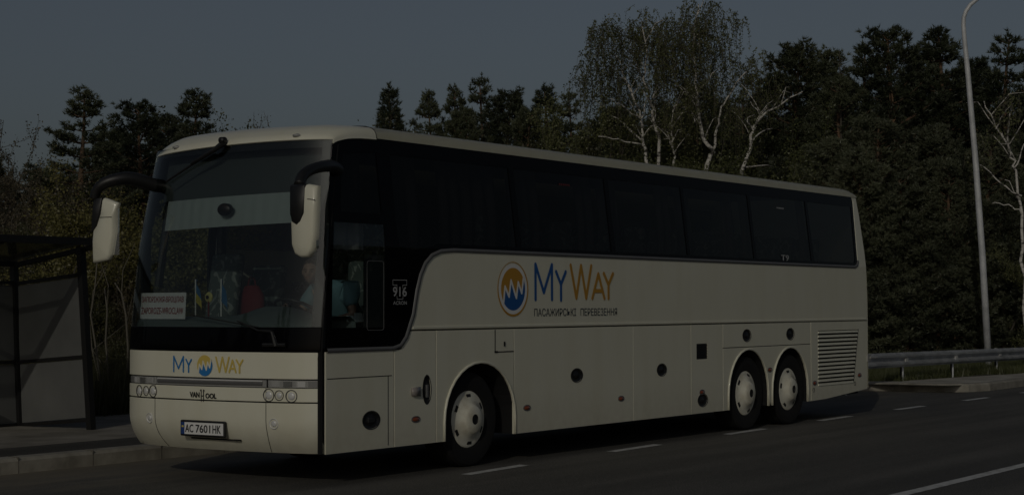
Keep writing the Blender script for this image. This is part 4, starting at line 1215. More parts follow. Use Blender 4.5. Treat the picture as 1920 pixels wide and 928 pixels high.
    bmesh.ops.delete(bm, geom=kill, context='VERTS'); bmo('hair', bm, HAIR, e, smooth=True)
    # shirt and trousers follow the body a little outside it
    def cloth(keys, edges, extra, m, nm):
        o_ = list(keys); ixx = {k: i for i, k in enumerate(o_)}
        me = skin(nm, [Vector(keys[k][0])-base for k in o_], [(ixx[a], ixx[b]) for a, b in edges], [keys[k][1] for k in o_], None)
        me.name = nm; link(nm, me, m, e, True)
    mid = lambda a, b, t: tuple(Vector(J[a]).lerp(Vector(J[b]), t))
    cloth(dict(pel=(J['pel'], .18), wst=(J['wst'], .175), chest=(J['chest'], (.205, .17)), neckb=(J['neckb'], .085), sL=(J['sL'], .092), mL=(mid('sL', 'eL', .72), .078), sR=(J['sR'], .092), mR=(mid('sR', 'eR', .72), .078)),
          [('pel', 'wst'), ('wst', 'chest'), ('chest', 'neckb'), ('chest', 'sL'), ('sL', 'mL'), ('chest', 'sR'), ('sR', 'mR')], 0, SHIRT, 't_shirt')
    cloth(dict(pel=((1.42, .60, 1.47), .16), hL=(J['hL'], .10), kL=(J['kL'], .075), aL=(mid('kL', 'aL', .9), .055), hR=(J['hR'], .10), kR=(J['kR'], .075), aR=(mid('kR', 'aR', .9), .055)),
          [('pel', 'hL'), ('hL', 'kL'), ('kL', 'aL'), ('pel', 'hR'), ('hR', 'kR'), ('kR', 'aR')], 0, TROU, 'trousers')
driver()
bm = bmesh.new(); box(bm, 1.22, 1.66, .36, .84, 1.24, 1.38); b0 = len(bm.verts); box(bm, 1.60, 1.74, .36, .84, 1.34, 2.16); bmo('driver_seat', bm, SEATM, coach, bevel=.04)

# ==================================================================== BUS SHELTER
SHB = mat('shelter black paint', (.012, .012, .012), .5)
SHP = mat('grey shelter sheet', (.13, .135, .13), .55, noise=(((.105, .108, .105), (.16, .163, .157)), 1.2, 6, .3, .7))
sh = empty('bus_shelter', (2.95, 6.3, .15))
tag(sh, 'black framed bus shelter with grey sheet walls on the footway left of the coach', 'shelter')
O = Vector((2.95, 6.3, .15))
def bar(nm, a, b, w=.05, m=SHB, parent=sh, d=None):
    a, b = Vector(a)-O, Vector(b)-O; t = (b-a).normalized(); ref = Vector((1, 0, 0)) if abs(t.x) < .8 else Vector((0, 0, 1))
    s1 = t.cross(ref).normalized(); s2 = s1.cross(t).normalized(); d = d or w
    bm = bmesh.new(); vs = [bm.verts.new(p+s1*i*w/2+s2*j*d/2) for p in (a, b) for i, j in ((-1, -1), (1, -1), (1, 1), (-1, 1))]
    for f in ((0, 1, 2, 3), (7, 6, 5, 4), (0, 4, 5, 1), (1, 5, 6, 2), (2, 6, 7, 3), (3, 7, 4, 0)): bm.faces.new([vs[i] for i in f])
    return bmo(nm, bm, m, parent)
def quad(nm, P, th, m, parent=sh):
    P = [Vector(p)-O for p in P]; n = (P[1]-P[0]).cross(P[3]-P[0]).normalized()*th/2
    bm = bmesh.new(); vs = [bm.verts.new(p+n*k) for k in (-1, 1) for p in P]
    for f in ((3, 2, 1, 0), (4, 5, 6, 7), (0, 1, 5, 4), (1, 2, 6, 5), (2, 3, 7, 6), (3, 0, 4, 7)): bm.faces.new([vs[i] for i in f])
    return bmo(nm, bm, m, parent)
X = 2.95
FB_, FT_ = (X, 6.15, .15), (X, 6.36, 2.44)
RB_, RT_ = (X, 7.50, .10), (X, 7.64, 2.24)
bar('post', FB_, FT_, .085); bar('post', RB_, RT_, .08)
bar('rail', (X, 7.56, 2.01), (X, 6.38, 2.11), .045); bar('rail', (X, 7.53, .98), (X, 6.26, 1.07), .045); bar('rail', (X, 7.48, .16), (X, 6.20, .27), .045)
quad('wall_sheet', [(X+.012, 7.47, .19), (X+.012, 6.23, .30), (X+.012, 6.30, 1.04), (X+.012, 7.53, .95)], .012, SHP)
quad('wall_sheet', [(X+.012, 7.53, 1.0), (X+.012, 6.30, 1.09), (X+.012, 6.39, 2.08), (X+.012, 7.56, 1.98)], .012, SHP)
for k, x in enumerate((X-1.5, X-3.0, X-4.4)):
    bar('post', (x, 7.50, .10), (x, 7.64, 2.24), .06)
bar('rail', (X, 7.62, 2.02), (X-4.4, 7.62, 2.02), .045); bar('rail', (X, 7.56, .98), (X-4.4, 7.56, .98), .045); bar('rail', (X, 7.51, .16), (X-4.4, 7.51, .16), .045)
for k in range(3):
    xa, xb = X-.03-1.47*k, X-1.47-1.47*k
    quad('wall_sheet', [(xa, 7.53, .19), (xb, 7.53, .19), (xb, 7.58, .95), (xa, 7.58, .95)], .012, SHP); quad('wall_sheet', [(xa, 7.58, 1.01), (xb, 7.58, 1.01), (xb, 7.63, 1.99), (xa, 7.63, 1.99)], .012, SHP)
bar('post', (X-4.4, 6.15, .15), (X-4.4, 6.36, 2.44), .10)
# roof slopes down to the back
bar('roof_beam', (X+.12, 6.05, 2.52), (X-4.6, 6.05, 2.52), .09); bar('roof_beam', (X+.12, 7.75, 2.27), (X-4.6, 7.75, 2.27), .07)
for x in (X+.10, X-1.5, X-3.0, X-4.5): bar('roof_beam', (x, 6.05, 2.49), (x, 7.75, 2.25), .06)
quad('roof_sheet', [(X+.1, 6.08, 2.555), (X-4.6, 6.08, 2.555), (X-4.6, 7.75, 2.31), (X+.1, 7.75, 2.31)], .015, glass('smoked roof sheet', (.62, .63, .62), 1.45, rough=.1))
bm = bmesh.new(); box(bm, -3.6, -1.0, .85, 1.2, .45, .49)
for x in (-3.4, -1.2): box(bm, x, x+.05, .9, 1.15, .0, .45)
bmo('bench', bm, SHB, sh)

# ==================================================================== GUARDRAIL, LAMP POST
gr = empty('guardrail', (21.2, 2.6, .15))
tag(gr, 'galvanised steel guardrail on short posts along the verge behind the coach', 'guardrail')
bm = bmesh.new()
prof = [(.0, .0), (-.02, .02), (-.075, .05), (-.075, .085), (-.02, .115), (-.005, .145), (-.02, .175), (-.075, .205), (-.075, .24), (-.02, .27), (0, .29)]
rows = []
for x in np.arange(-3.4, 150, 2.0):
    rows.append([bm.verts.new((x, a+.008*math.sin(x*.8), b+.30-.008*min(x, 12))) for a, b in prof])
for a, b in zip(rows, rows[1:]):
    for k in range(len(prof)-1): bm.faces.new((a[k], b[k], b[k+1], a[k+1]))
bmesh.ops.solidify(bm, geom=list(bm.faces), thickness=.004)
auto_smooth(bmo('rail', bm, STEEL, gr), 35)
for k in range(-1, 34):
    x = 2.83*k+.03
    bm = bmesh.new(); box(bm, x-.05, x+.05, .05, .09, -.2, .55); box(bm, x-.05, x-.035, .02, .09, -.2, .52); bmo('post', bm, STEEL, gr)
    bm = bmesh.new(); box(bm, x-.07, x+.07, -.045, .05, .37, .50); bmo('spacer', bm, mat('pale spacer', (.5, .5, .48), .5) if k < 0 else bpy.data.materials['pale spacer'], gr, bevel=.01)
LB = Vector((28.95, 3.55, .15))
lp_ = empty('street_lamp', LB)
tag(lp_, 'tall grey steel street lamp post leaning slightly behind the guardrail', 'lamp post')
bm = bmesh.new()
side2 = Vector((RT.x, RT.y, 0)).normalized()
top = Vector((28.41, 3.84, 8.39))-LB
pts = [Vector((0, 0, -.1))]; rr = [.085]
for (px_, py_), r_ in zip(((1842, 480), (1829, 300), (1814, 130), (1808, 70), (1806.5, 48), (1807, 34), (1811, 22), (1819, 10), (1832, -1), (1850, -11), (1880, -22), (1930, -32)), (.078, .070, .062, .056, .054, .052, .051, .050, .048, .046, .043, .04)):
    pts.append(CAM+ray(px_, py_)*42-LB); rr.append(r_)
tube(bm, pts, rr, 16); bmo('pole', bm, STEEL, lp_, smooth=True)
bm = bmesh.new(); hp = pts[-1]
tube(bm, [hp-side2*.1, hp+side2*.15, hp+side2*.55, hp+side2*.7], [.05, .10, .11, .05], 12)
for v in bm.verts: v.co.z = hp.z+(v.co.z-hp.z)*.5
bmo('lamp_head', bm, STEEL, lp_, smooth=True)
bm = bmesh.new(); box(bm, -.13, .13, -.13, .13, -.05, .03); bmo('base_plate', bm, STEEL, lp_)

# ==================================================================== VEGETATION
PINE1 = leaf_mat('pine needles', (.050, .062, .036), (.120, .134, .076), .25)
PINE2 = leaf_mat('young pine needles', (.078, .088, .056), (.165, .178, .108), .25)
BIRCHL = leaf_mat('fresh birch leaves', (.12, .135, .048), (.22, .23, .10), .5)
OLIVE = leaf_mat('olive spring leaves', (.058, .064, .026), (.125, .122, .052), .4)
YELL = leaf_mat('yellow green catkin leaves', (.12, .115, .035), (.23, .21, .075), .4)
BROWN = leaf_mat('brown budding twigs', (.072, .060, .036), (.13, .106, .062), .25)
GRASSM = leaf_mat('verge grass', (.060, .075, .024), (.125, .135, .055), .4)
PBARK = mat('pine bark', (.10, .065, .04), .95, noise=(((.06, .045, .032), (.20, .12, .07)), 5, 6, .35, .65))
GBARK = mat('grey twig bark', (.085, .075, .058), .9)
BBARK = mat('birch bark', (.6, .58, .54), .7)
def _bb():
    N, L = BBARK.node_tree.nodes, BBARK.node_tree.links
    tc = N.new('ShaderNodeTexCoord'); mp = N.new('ShaderNodeMapping'); mp.inputs['Scale'].default_value = (2, 2, 7)
    n = N.new('ShaderNodeTexNoise'); n.inputs['Scale'].default_value = 1.6; n.inputs['Detail'].default_value = 5; n.inputs['Roughness'].default_value = .7
    L.new(tc.outputs['Object'], mp.inputs[0]); L.new(mp.outputs[0], n.inputs['Vector'])
    r = N.new('ShaderNodeValToRGB'); r.color_ramp.elements[0].position = .40; r.color_ramp.elements[0].color = (.05, .045, .04, 1); r.color_ramp.elements[1].position = .50; r.color_ramp.elements[1].color = (.60, .57, .52, 1)
    L.new(n.outputs['Fac'], r.inputs[0]); L.new(r.outputs[0], N['Principled BSDF'].inputs['Base Color'])
_bb()

def mesh_tris(name, V, n_per):
    """V: (N*n_per,3) array of separate faces with n_per corners"""
    me = bpy.data.meshes.new(name); nf = len(V)//n_per
    me.vertices.add(len(V)); me.vertices.foreach_set('co', V.astype(np.float32).ravel())
    me.loops.add(len(V)); me.loops.foreach_set('vertex_index', np.arange(len(V), dtype=np.int32))
    me.polygons.add(nf); me.polygons.foreach_set('loop_start', np.arange(0, len(V), n_per, dtype=np.int32))
    me.polygons.foreach_set('loop_total', np.full(nf, n_per, dtype=np.int32))
    me.update(calc_edges=True)
    return me
def unit(a): return a/np.maximum(np.linalg.norm(a, axis=-1, keepdims=True), 1e-9)
def tufts(rg, P, D, L, Wd, nb):
    """needle tufts: nb thin blades fanned about direction D at each point P"""
    n = len(P)
    P = np.repeat(P, nb, 0); D = np.repeat(D, nb, 0)
    d = unit(D+rg.normal(0, .55, (n*nb, 3))); s = unit(np.cross(d, rg.normal(0, 1, (n*nb, 3))))
    l = L*rg.uniform(.6, 1.15, (n*nb, 1)); w = Wd*rg.uniform(.7, 1.3, (n*nb, 1))
    a = P-s*w/2; b = P+s*w/2; c = P+d*l
    return np.stack([a, b, c], 1).reshape(-1, 3)
def leaves(rg, P, size):
    n = len(P); a = unit(rg.normal(0, 1, (n, 3))); b = unit(np.cross(a, rg.normal(0, 1, (n, 3)))); s = size*rg.uniform(.6, 1.3, (n, 1))
    return np.stack([P-a*s*.5, P-b*s*.33, P+a*s*.5, P+b*s*.33], 1).reshape(-1, 3)

def make_pine(seed, H=10., base=.12, Rmax=2.3, dens=1.0, m=PINE1, shape='pine', open_=.25):
    rg = np.random.RandomState(seed)
    tr = bmesh.new()
    lean = rg.uniform(-.25, .25, 2); zs = np.linspace(0, H*.97, 9)
    ax = [Vector((lean[0]*(z/H)**1.5+.08*math.sin(z*.9+seed), lean[1]*(z/H)**1.5+.08*math.cos(z*.8+seed), z)) for z in zs]
    tube(tr, ax, [H*.016*(1-z/H)**.8+.012 for z in zs], 8)
    def axis(z):
        t = np.clip(z/(H*.97)*8, 0, 7.999); i = int(t); return np.array(ax[i].lerp(ax[i+1], t-i))
    PP, DD = [], []
    z = H*base
    while z < H*.985:
        q = (z/H-base)/(1-base)
        if shape == 'spruce': r0 = Rmax*(1-q)**1.05+.06
        elif shape == 'cone': r0 = Rmax*min(1, q*3+.45)*(1-q)**.95*1.2+.10
        else: r0 = Rmax*(min(1, q*3.2+.35))*(1-q**1.7)**.75+.14
        nb = rg.randint(4, 7) if q < .9 else 3
        a0 = rg.uniform(0, 6.28)
        for k in range(nb):
            if rg.rand() < open_*(1-q*.5): continue
            az = a0+6.283*k/nb+rg.uniform(-.35, .35); L = r0*rg.uniform(.55, 1.12)
            rise = {'spruce': -.12+.5*q, 'cone': .04+.42*q}.get(shape, .10+.75*q)
            o = axis(z); d = np.array([math.cos(az), math.sin(az), rise]); d /= np.linalg.norm(d)
            sag = rg.uniform(.02, .12)
            pts = []
            for t in np.linspace(0, 1, 5): pts.append(o+d*L*t+np.array([0, 0, -sag*L*math.sin(t*3.1)+.10*L*t*t]))
            tube(tr, pts, [.028*H/10*(1-t*.75) for t in np.linspace(0, 1, 5)], 4, cap=False)
            # side shoots carry the tufts
            ns = max(4, int(L*15*dens))
            for j in range(ns):
                t = rg.uniform(.22, 1.0)**.8; f = t*4; i = min(3, int(f)); p = pts[i]*(1-(f-i))+pts[i+1]*(f-i)
                sl = (.42+.12*L)*(1-.55*t)*rg.uniform(.5, 1.1); sa = rg.choice([-1, 1])*rg.uniform(.5, 1.3)
                c, s = math.cos(sa), math.sin(sa); sdv = np.array([d[0]*c-d[1]*s, d[0]*s+d[1]*c, rg.uniform(-.05, .5)])
                m_ = rg.randint(3, 6)
                tt = rg.uniform(.25, 1.0, m_)[:, None]
                PP.append(p+sdv*sl*tt+rg.normal(0, .05, (m_, 3))); DD.append(np.repeat((sdv+np.array([0, 0, .7]))[None], m_, 0))
            PP.append(pts[-1][None]+rg.normal(0, .06, (4, 3))); DD.append(np.repeat((d+np.array([0, 0, .6]))[None], 4, 0))
        z += H*rg.uniform(.026, .042)*(1.0 if q < .8 else .7)*(1.35 if shape == 'cone' else 1)
    t3 = axis(H*.97); PP.append(t3+rg.normal(0, .05, (10, 3))+np.array([0, 0, .12])*rg.rand(10, 1)*2); DD.append(np.repeat(np.array([[0, 0, 1.]]), 10, 0))
    P = np.concatenate(PP); D = unit(np.concatenate(DD))
    V = tufts(rg, P, D, .155, .030, 9)
    crown = mesh_tris('crown', V, 3); crown.materials.append(m)
    tm = bpy.data.meshes.new('trunk'); tr.to_mesh(tm); tr.free(); tm.materials.append(PBARK); tm.polygons.foreach_set('use_smooth', [True]*len(tm.polygons))
    return tm, crown
def make_leafy(seed, H=6., Rr=2.0, nl=9000, m=OLIVE, size=.075, bare=False, lift=.15, bark=None, stems=5, upright=.8):
    rg = np.random.RandomState(seed); tr = bmesh.new(); tips = []
    def grow(p, d, L, r, lev):
        n = 4; pts = [p]
        for k in range(n):
            d = unit(d+rg.normal(0, .16, 3)+np.array([0, 0, .06])); p = p+d*L/n; pts.append(p)
        tube(tr, [tuple(q) for q in pts], [r*(1-.14*k) for k in range(n+1)], 5 if lev < 2 else 3, cap=False)
        if lev >= 3: tips.append((pts, d)); return
        if lev >= 2: tips.append((pts, d))
        for k in range(rg.randint(3, 5)):
            t = rg.randint(1, n+1); dd = unit(d*upright+rg.normal(0, .62, 3)+np.array([0, 0, .15])); grow(pts[t], dd, L*rg.uniform(.48, .72), r*.52, lev+1)
    for s in range(stems):
        a = rg.uniform(0, 6.28); q = rg.uniform(.0, Rr*.35)
        grow(np.array([q*math.cos(a), q*math.sin(a), 0.]), unit(np.array([math.cos(a)*.28*Rr/2, math.sin(a)*.28*Rr/2, 1.])), H*rg.uniform(.34, .46), .045*H/6, 0)
    segs = [(tp[0][k], tp[0][k+1]) for tp in tips for k in range(len(tp[0])-1)]
    idx = rg.randint(0, len(segs), nl); S = np.array([[a, b] for a, b in segs])[idx]; t = rg.rand(nl, 1)
    P = S[:, 0]*(1-t)+S[:, 1]*t+rg.normal(0, .09 if not bare else .05, (nl, 3))
    crown = mesh_tris('crown', leaves(rg, P, size), 4); crown.materials.append(m)
    zmax = np.percentile(P[:, 2], 99.8)
    if m is BROWN: zmax = max(zmax, max(v.co.z for v in tr.verts)*.97)
    tm = bpy.data.meshes.new('stems'); tr.to_mesh(tm); tr.free(); tm.materials.append(bark or GBARK)
    return tm, crown, zmax
def plant(kind, tm, cm, loc, sc, rz, label, cat, group=None, tn='trunk', tilt=(0, 0)):
    e = empty(kind, loc, rz); e.scale = sc if hasattr(sc, '__len__') else (sc, sc, sc); e.rotation_euler = (tilt[0], tilt[1], rz)
    tag(e, label, cat, group)
    for nm, me in ((tn, tm), ('crown', cm)):
        o = bpy.data.objects.new(nm, me); COL.objects.link(o); o.parent = e
    return e

rnd = random.Random(11)
tall = [make_pine(s, 10, .22, 2.3, 1.15, PINE1, 'cone' if s in (1, 3, 5) else 'pine', .15) for s in (1, 2, 3, 4, 5)]
full = [make_pine(s, 8, .03, 2.1, 1.05, PINE2, 'pine', .12) for s in (11, 12, 13)]
spr = [make_pine(21, 9, .05, 1.9, 1.5, PINE1, 'spruce', .05)]
def pine(px_, ytop, dist, label, proto, wf=1.0, group=None, kind='pine_tree', Hn=10.):
    p = spot(px_, dist); h = height(ytop, dist); s = h/(Hn*1.0)
    tm, cm = proto
    return plant(kind, tm, cm, p, (s*wf, s*wf, s), rnd.uniform(0, 6.28), label, 'pine tree' if kind == 'pine_tree' else 'spruce tree', group)
# skyline pines, each placed on its own
pine(152, 158, 46, 'broad dark pine with a narrow top, tallest tree above the shelter roof', tall[2], 1.25)
pine(272, 190, 50, 'rounded dark pine between the broad pine and the windscreen corner', tall[1], 1.25)
pine(375, 162, 52, 'dark pine with a pointed top rising just behind the coach roof front', tall[4], 1.15)
pine(322, 215, 58, 'lower dark pine between the two pines left of the coach roof', tall[3], 1.2)
pine(215, 240, 60, 'low dark pine behind the yellow-green bush left of the coach', tall[3], 1.2)
pine(738, 152, 62, 'lone dense conical spruce standing against the sky over the coach roof', spr[0], 1.0, None, 'spruce_tree', 9.)
pine(812, 168, 64, 'slim pine first right of the lone spruce', tall[4], .85)
pine(851, 157, 66, 'slim pine second right of the lone spruce', tall[2], .8)
pine(899, 137, 66, 'tallest pine of the row right of the lone spruce', tall[0], .95)
pine(948, 170, 62, 'blunt topped pine right of the tallest pine in the skyline row', tall[3], 1.1)
pine(1026, 156, 64, 'open crowned pine just left of the drooping birches', tall[2], 1.0)
pine(985, 205, 60, 'low pine filling the dip before the drooping birches', tall[1], 1.1)
pine(870, 205, 60, 'low pine in front of the tallest skyline pine', tall[3], 1.0)
pine(1070, 165, 66, 'pine half hidden behind the left edge of the birch crowns', tall[0], .9)
pine(1490, 84, 56, 'broad flat topped pine directly right of the birches', tall[3], 1.25)
pine(1540, 100, 58, 'pine shoulder right of the broad flat topped pine', tall[1], 1.0)
pine(1450, 150, 56, 'pine showing between the birch and the flat topped pine', tall[2], 1.2)
pine(1400, 175, 60, 'dark pine standing behind the right birch stem', tall[0], 1.3)
pine(1320, 160, 62, 'dark pine standing behind the middle birch', tall[1], 1.3)
pine(1240, 190, 62, 'dark pine standing behind the two left birch stems', tall[2], 1.3)
pine(1160, 200, 62, 'dark pine low behind the leftmost birch twigs', tall[3], 1.3)
pine(1630, 78, 56, 'pine with the first peak left of the highest pines', tall[0], 1.05)
pine(1690, 56, 55, 'high pine with a rounded head, left of the lamp post', tall[1], 1.2)
pine(1785, 50, 56, 'high pine whose top stands right beside the lamp post', tall[4], 1.2)
pine(1840, 110, 58, 'pine in the dip right of the lamp post top', tall[3], 1.1)
pine(1895, 58, 54, 'high pine at the right edge of the photo', tall[0], 1.15)
pine(1735, 100, 60, 'pine between the two highest pines left of the lamp post', tall[3], 1.1)
pine(1585, 150, 52, 'pine under the bare dead treetop', tall[1], 1.1)
pine(1950, 90, 52, 'pine cut by the right edge of the photo', tall[2], 1.1)
# dead spire
bm = bmesh.new(); dp = spot(1580, 52); hh = height(92, 52); tube(bm, [(0, 0, 0), (.05, 0, hh*.6), (0, .03, hh)], [.09, .045, .008], 6)
rg = random.Random(5)
for k in range(26):
    z = hh*rg.uniform(.55, .97); a = rg.uniform(0, 6.28); L = rg.uniform(.3, .9)*(1.2-z/hh)*1.6; tube(bm, [(0, 0, z), (L*math.cos(a), L*math.sin(a), z+L*.35)], [.014, .004], 3)
dt = bmo('dead_tree', bm, GBARK); dt.location = dp; tag(dt, 'thin bare dead treetop against the sky right of the flat topped pine', 'tree')
# forest edge of young full pines to the ground, right of the coach
edge = [(1480, 300, 44), (1550, 260, 43), (1620, 285, 41), (1600, 400, 38), (1665, 225, 43), (1700, 330, 39), (1745, 240, 43), (1790, 300, 40), (1850, 260, 43), (1760, 420, 37.5), (1660, 440, 37.5), (1880, 380, 39), (1925, 330, 41),
        (1400, 260, 50), (1330, 270, 50), (1260, 290, 50), (1180, 280, 51), (1100, 270, 52), (1830, 440, 38.5)]
for i, (px_, yt, d) in enumerate(edge):
    pine(px_, yt, max(d+5, 47), 'young bushy pine clothed to the ground at the forest edge', full[i % 3], rnd.uniform(1.1, 1.35), 'young pines of the forest edge', Hn=8.)
# deeper rows that close the wood
for i in range(86):
    px_ = -120+i*34+rnd.uniform(-14, 14); d = rnd.uniform(68, 90)
    base_y = 300 if px_ < 1100 else 210
    if 430 < px_ < 760: base_y = 330
    if px_ > 1400: base_y = 205
    if spot(px_, d).y < 13: continue
    pine(px_, base_y+rnd.uniform(-20, 40), d, 'dark pine in the deep rows of the wood behind nearer trees', tall[i % 5], rnd.uniform(1.1, 1.4), 'pines in the deep rows of the wood')

# leafy bushes and bare spring trees
lf = [make_leafy(s, 6, 2.2, 32000, OLIVE, .05) for s in (31, 32)]
br = [make_leafy(s, 7, 2.3, 20000, BROWN, .05, True, upright=1.0, stems=10) for s in (41, 42)]
yl = make_leafy(51, 5, 2.4, 42000, YELL, .05, stems=7)
bi = [make_leafy(s, 8, 2.4, 30000, BIRCHL, .055, stems=3, upright=1.0) for s in (61, 62)]
bare = make_leafy(71, 7, 3.4, 9000, BROWN, .035, True, upright=.8, stems=12)
def leafy(kind, P, px_, ytop, dist, label, cat, group=None, wf=1.0):
    tm, cm, zm = P; p = spot(px_, dist); h = height(ytop, dist); s = h/zm
    return plant(kind, tm, cm, p, (s*wf, s*wf, s), rnd.uniform(0, 6.28), label, cat, group, 'stems')
for px_, yt, d, lb, P in ((15, 225, 44, 'bare brownish spring tree at the left edge of the photo', br[0]), (65, 222, 46, 'bare brownish spring tree left of the broad dark pine', br[1]), (-30, 215, 42, 'bare spring tree cut by the left edge of the photo', br[1]),
                          (105, 300, 38, 'low reddish brown spring tree below the broad dark pine', br[0]), (30, 330, 36, 'low reddish brown spring tree above the shelter roof', br[1]), (150, 380, 33, 'brownish bush beside the shelter post', br[0]), (205, 480, 28.5, 'brown twiggy bush between shelter and coach', br[1])):
    leafy('spring_tree', P, px_, yt, d, lb, 'tree')
leafy('yellow_green_bush', yl, 250, 305, 29, 'yellow-green bush in fresh leaf behind the far wing mirror', 'bush', None, 1.15)
leafy('yellow_green_bush', yl, 320, 330, 31, 'yellow-green bush seen through the windscreen and entrance door', 'bush', None, 1.2)
leafy('olive_tree_top', lf[0], 455, 226, 60, 'low olive treetop peeping over the front of the coach roof', 'tree') if False else leafy('leafy_tree', lf[0], 455, 236, 60, 'low olive treetop peeping over the front of the coach roof', 'tree')
leafy('leafy_tree', lf[1], 510, 236, 62, 'second low olive treetop over the coach roof, left of the bare tree', 'tree')
leafy('bare_tree', bare, 590, 200, 60, 'bare twiggy tree against the sky above the coach roof', 'tree', None, 1.0)
leafy('bare_tree', bare, 640, 220, 66, 'smaller bare twiggy tree right of the first bare one above the roof', 'tree')
for px_, yt, d, lb in ((60, 420, 31, 'dark olive bush behind the shelter back wall'), (190, 520, 28, 'dark olive bush low beside the shelter post'), (215, 640, 26, 'lowest dark bush at the footway edge between shelter and coach'), (130, 430, 30, 'olive bush behind the shelter end wall'), (-20, 400, 30, 'olive bush behind the shelter at the photo edge'), (290, 430, 30, 'olive bush hidden behind the coach door')):
    leafy('leafy_bush', lf[rnd.randint(0, 1)], px_, yt, d, lb, 'bush')
for px_, yt, d, lb in ((820, 245, 56, 'green undergrowth tree under the slim pines'), (900, 250, 56, 'green undergrowth tree below the tallest skyline pine'), (980, 250, 55, 'green undergrowth tree below the low pine'), (1050, 232, 54, 'green undergrowth tree left of the birches')):
    leafy('leafy_tree', lf[rnd.randint(0, 1)], px_, yt, d, lb, 'tree')
for px_, yt, d, lb in ((1100, 170, 52, 'bright green birch thicket at the left end of the birches'), (1150, 240, 48, 'green birch thicket low below the leftmost birch'), (1260, 240, 49, 'green birch thicket between the birch stems'), (1210, 190, 54, 'taller green birch thicket behind the two left birch stems'), (1310, 170, 55, 'taller green birch thicket behind the forked birch'), (1385, 185, 54, 'taller green birch thicket behind the right branch of the forked birch'), (1420, 235, 50, 'green birch thicket right of the last birch stem'), (1870, 420, 47, 'thin green birch thicket beside the lamp post')):
    leafy('birch_thicket', bi[rnd.randint(0, 1)], px_, yt, d, lb, 'tree')

# the birches: stems measured in the photo, hung with drooping twigs
def birch(name_lb, dist, stems, crown_pts, seed, nstr=260, drop=1.1, spread=.9):
    rg = np.random.RandomState(seed); base = None
    bm = bmesh.new(); J = []
    def P(px_, py_, dd=0):
        d = ray(px_, py_); q = CAM+d*(dist+dd); return q
    o = P(*stems[0][0][0]); root = Vector((o.x, o.y, .15))
    for pts, r0, r1, depth in stems:
        W_ = []
        for i, (x, y) in enumerate(pts): W_.append(P(x, y, depth*i/(len(pts)-1))-root)
        dense = []
        for i in range(len(W_)-1):
            for k in range(4): dense.append(W_[i].lerp(W_[i+1], k/4)+Vector(rg.normal(0, .025, 3)))
        dense.append(W_[-1]); n = len(dense)
        tube(bm, dense, [(r0+(r1-r0)*(k/(n-1)))*.56+.006 for k in range(n)], 7); J.append(dense)
    for q_, dense in enumerate(J[:3]):
        for k in range(8 if q_ == 0 else 0):
            i = int(len(dense)*rg.uniform(.35, .9)); p = dense[i]; sd_ = rg.choice([-1, 1])
            v1 = Vector((RT.x*sd_, RT.y*sd_, 0))*rg.uniform(.3, .7)+Vector((0, 0, rg.uniform(.5, .9))); L = rg.uniform(.6, 1.5)
            tube(bm, [p, p+v1*L*.3+Vector((0, 0, .05)), p+v1*L*.65+Vector(rg.normal(0, .05, 3))+Vector((0, 0, .06)), p+v1*L+Vector((0, 0, -.16*L))], [.018, .014, .010, .005], 5)
    trk = bmo('trunk', bm, BBARK, None, smooth=True)
    e = empty('birch_tree', root); tag(e, name_lb, 'birch'); trk.parent = e
    tw = bmesh.new(); LP = []
    for cx_, cy_, rx_, ry_, n in crown_pts:
        for k in range(int(n*1.2)):
            if k % 5 == 0:
                a = rg.uniform(0, 6.283); q = math.sqrt(rg.rand()); x = cx_+rx_*q*math.cos(a); y = cy_+ry_*q*math.sin(a); dd_ = rg.normal(0, spread)
            s = P(x+rg.normal(0, 9), y+rg.normal(0, 9), dd_+.55+rg.normal(0, .15))-root; L = drop*rg.uniform(.35, 1.0); dr = Vector(rg.normal(0, .22, 3)); dr.z = 0
            pts = [s+Vector((0, 0, .12)), s+dr*.5, s+dr*.9-Vector((0, 0, L*.35)), s+dr-Vector((0, 0, L))]
            tube(tw, pts, [.008, .006, .005, .003], 3, cap=False)
            m_ = int(30*L)
            t = rg.rand(m_, 1)*3; i = np.minimum(t.astype(int), 2); A = np.array([tuple(p) for p in pts]); LP.append(A[i[:, 0]]*(1-(t-i))+A[i[:, 0]+1]*(t-i)+rg.normal(0, .035, (m_, 3)))
    bmo('twigs', tw, GBARK, e)
    cm = mesh_tris('crown', leaves(rg, np.concatenate(LP), .066), 4); link('crown', cm, BIRCHL, e)
    return e
birch('drooping birch on the left of the clump with fanned white branches', 52,
      [([(1222, 600), (1212, 310), (1206, 270), (1203, 225), (1180, 165), (1155, 105)], .11, .02, .5), ([(1203, 225), (1170, 200), (1145, 185)], .04, .01, -.8), ([(1203, 262), (1160, 225), (1108, 182)], .045, .012, .8), ([(1203, 225), (1215, 180)], .035, .01, .3), ([(1200, 272), (1160, 262), (1122, 256)], .035, .01, -.6)],
      [(1150, 85, 48, 45, 120), (1120, 60, 32, 14, 30), (1130, 150, 50, 60, 110), (1190, 170, 40, 70, 80)], 101)
birch('drooping birch with a slim white stem, second from the left', 52.5,
      [([(1240, 600), (1235, 265), (1225, 225), (1222, 195), (1208, 150), (1212, 90), (1203, 40)], .10, .015, -.5), ([(1225, 225), (1230, 175), (1235, 120)], .035, .01, .5), ([(1228, 235), (1205, 205)], .03, .01, .4)],
      [(1205, 55, 20, 40, 60), (1225, 120, 40, 55, 110), (1250, 50, 22, 26, 40), (1255, 170, 35, 70, 90)], 102)
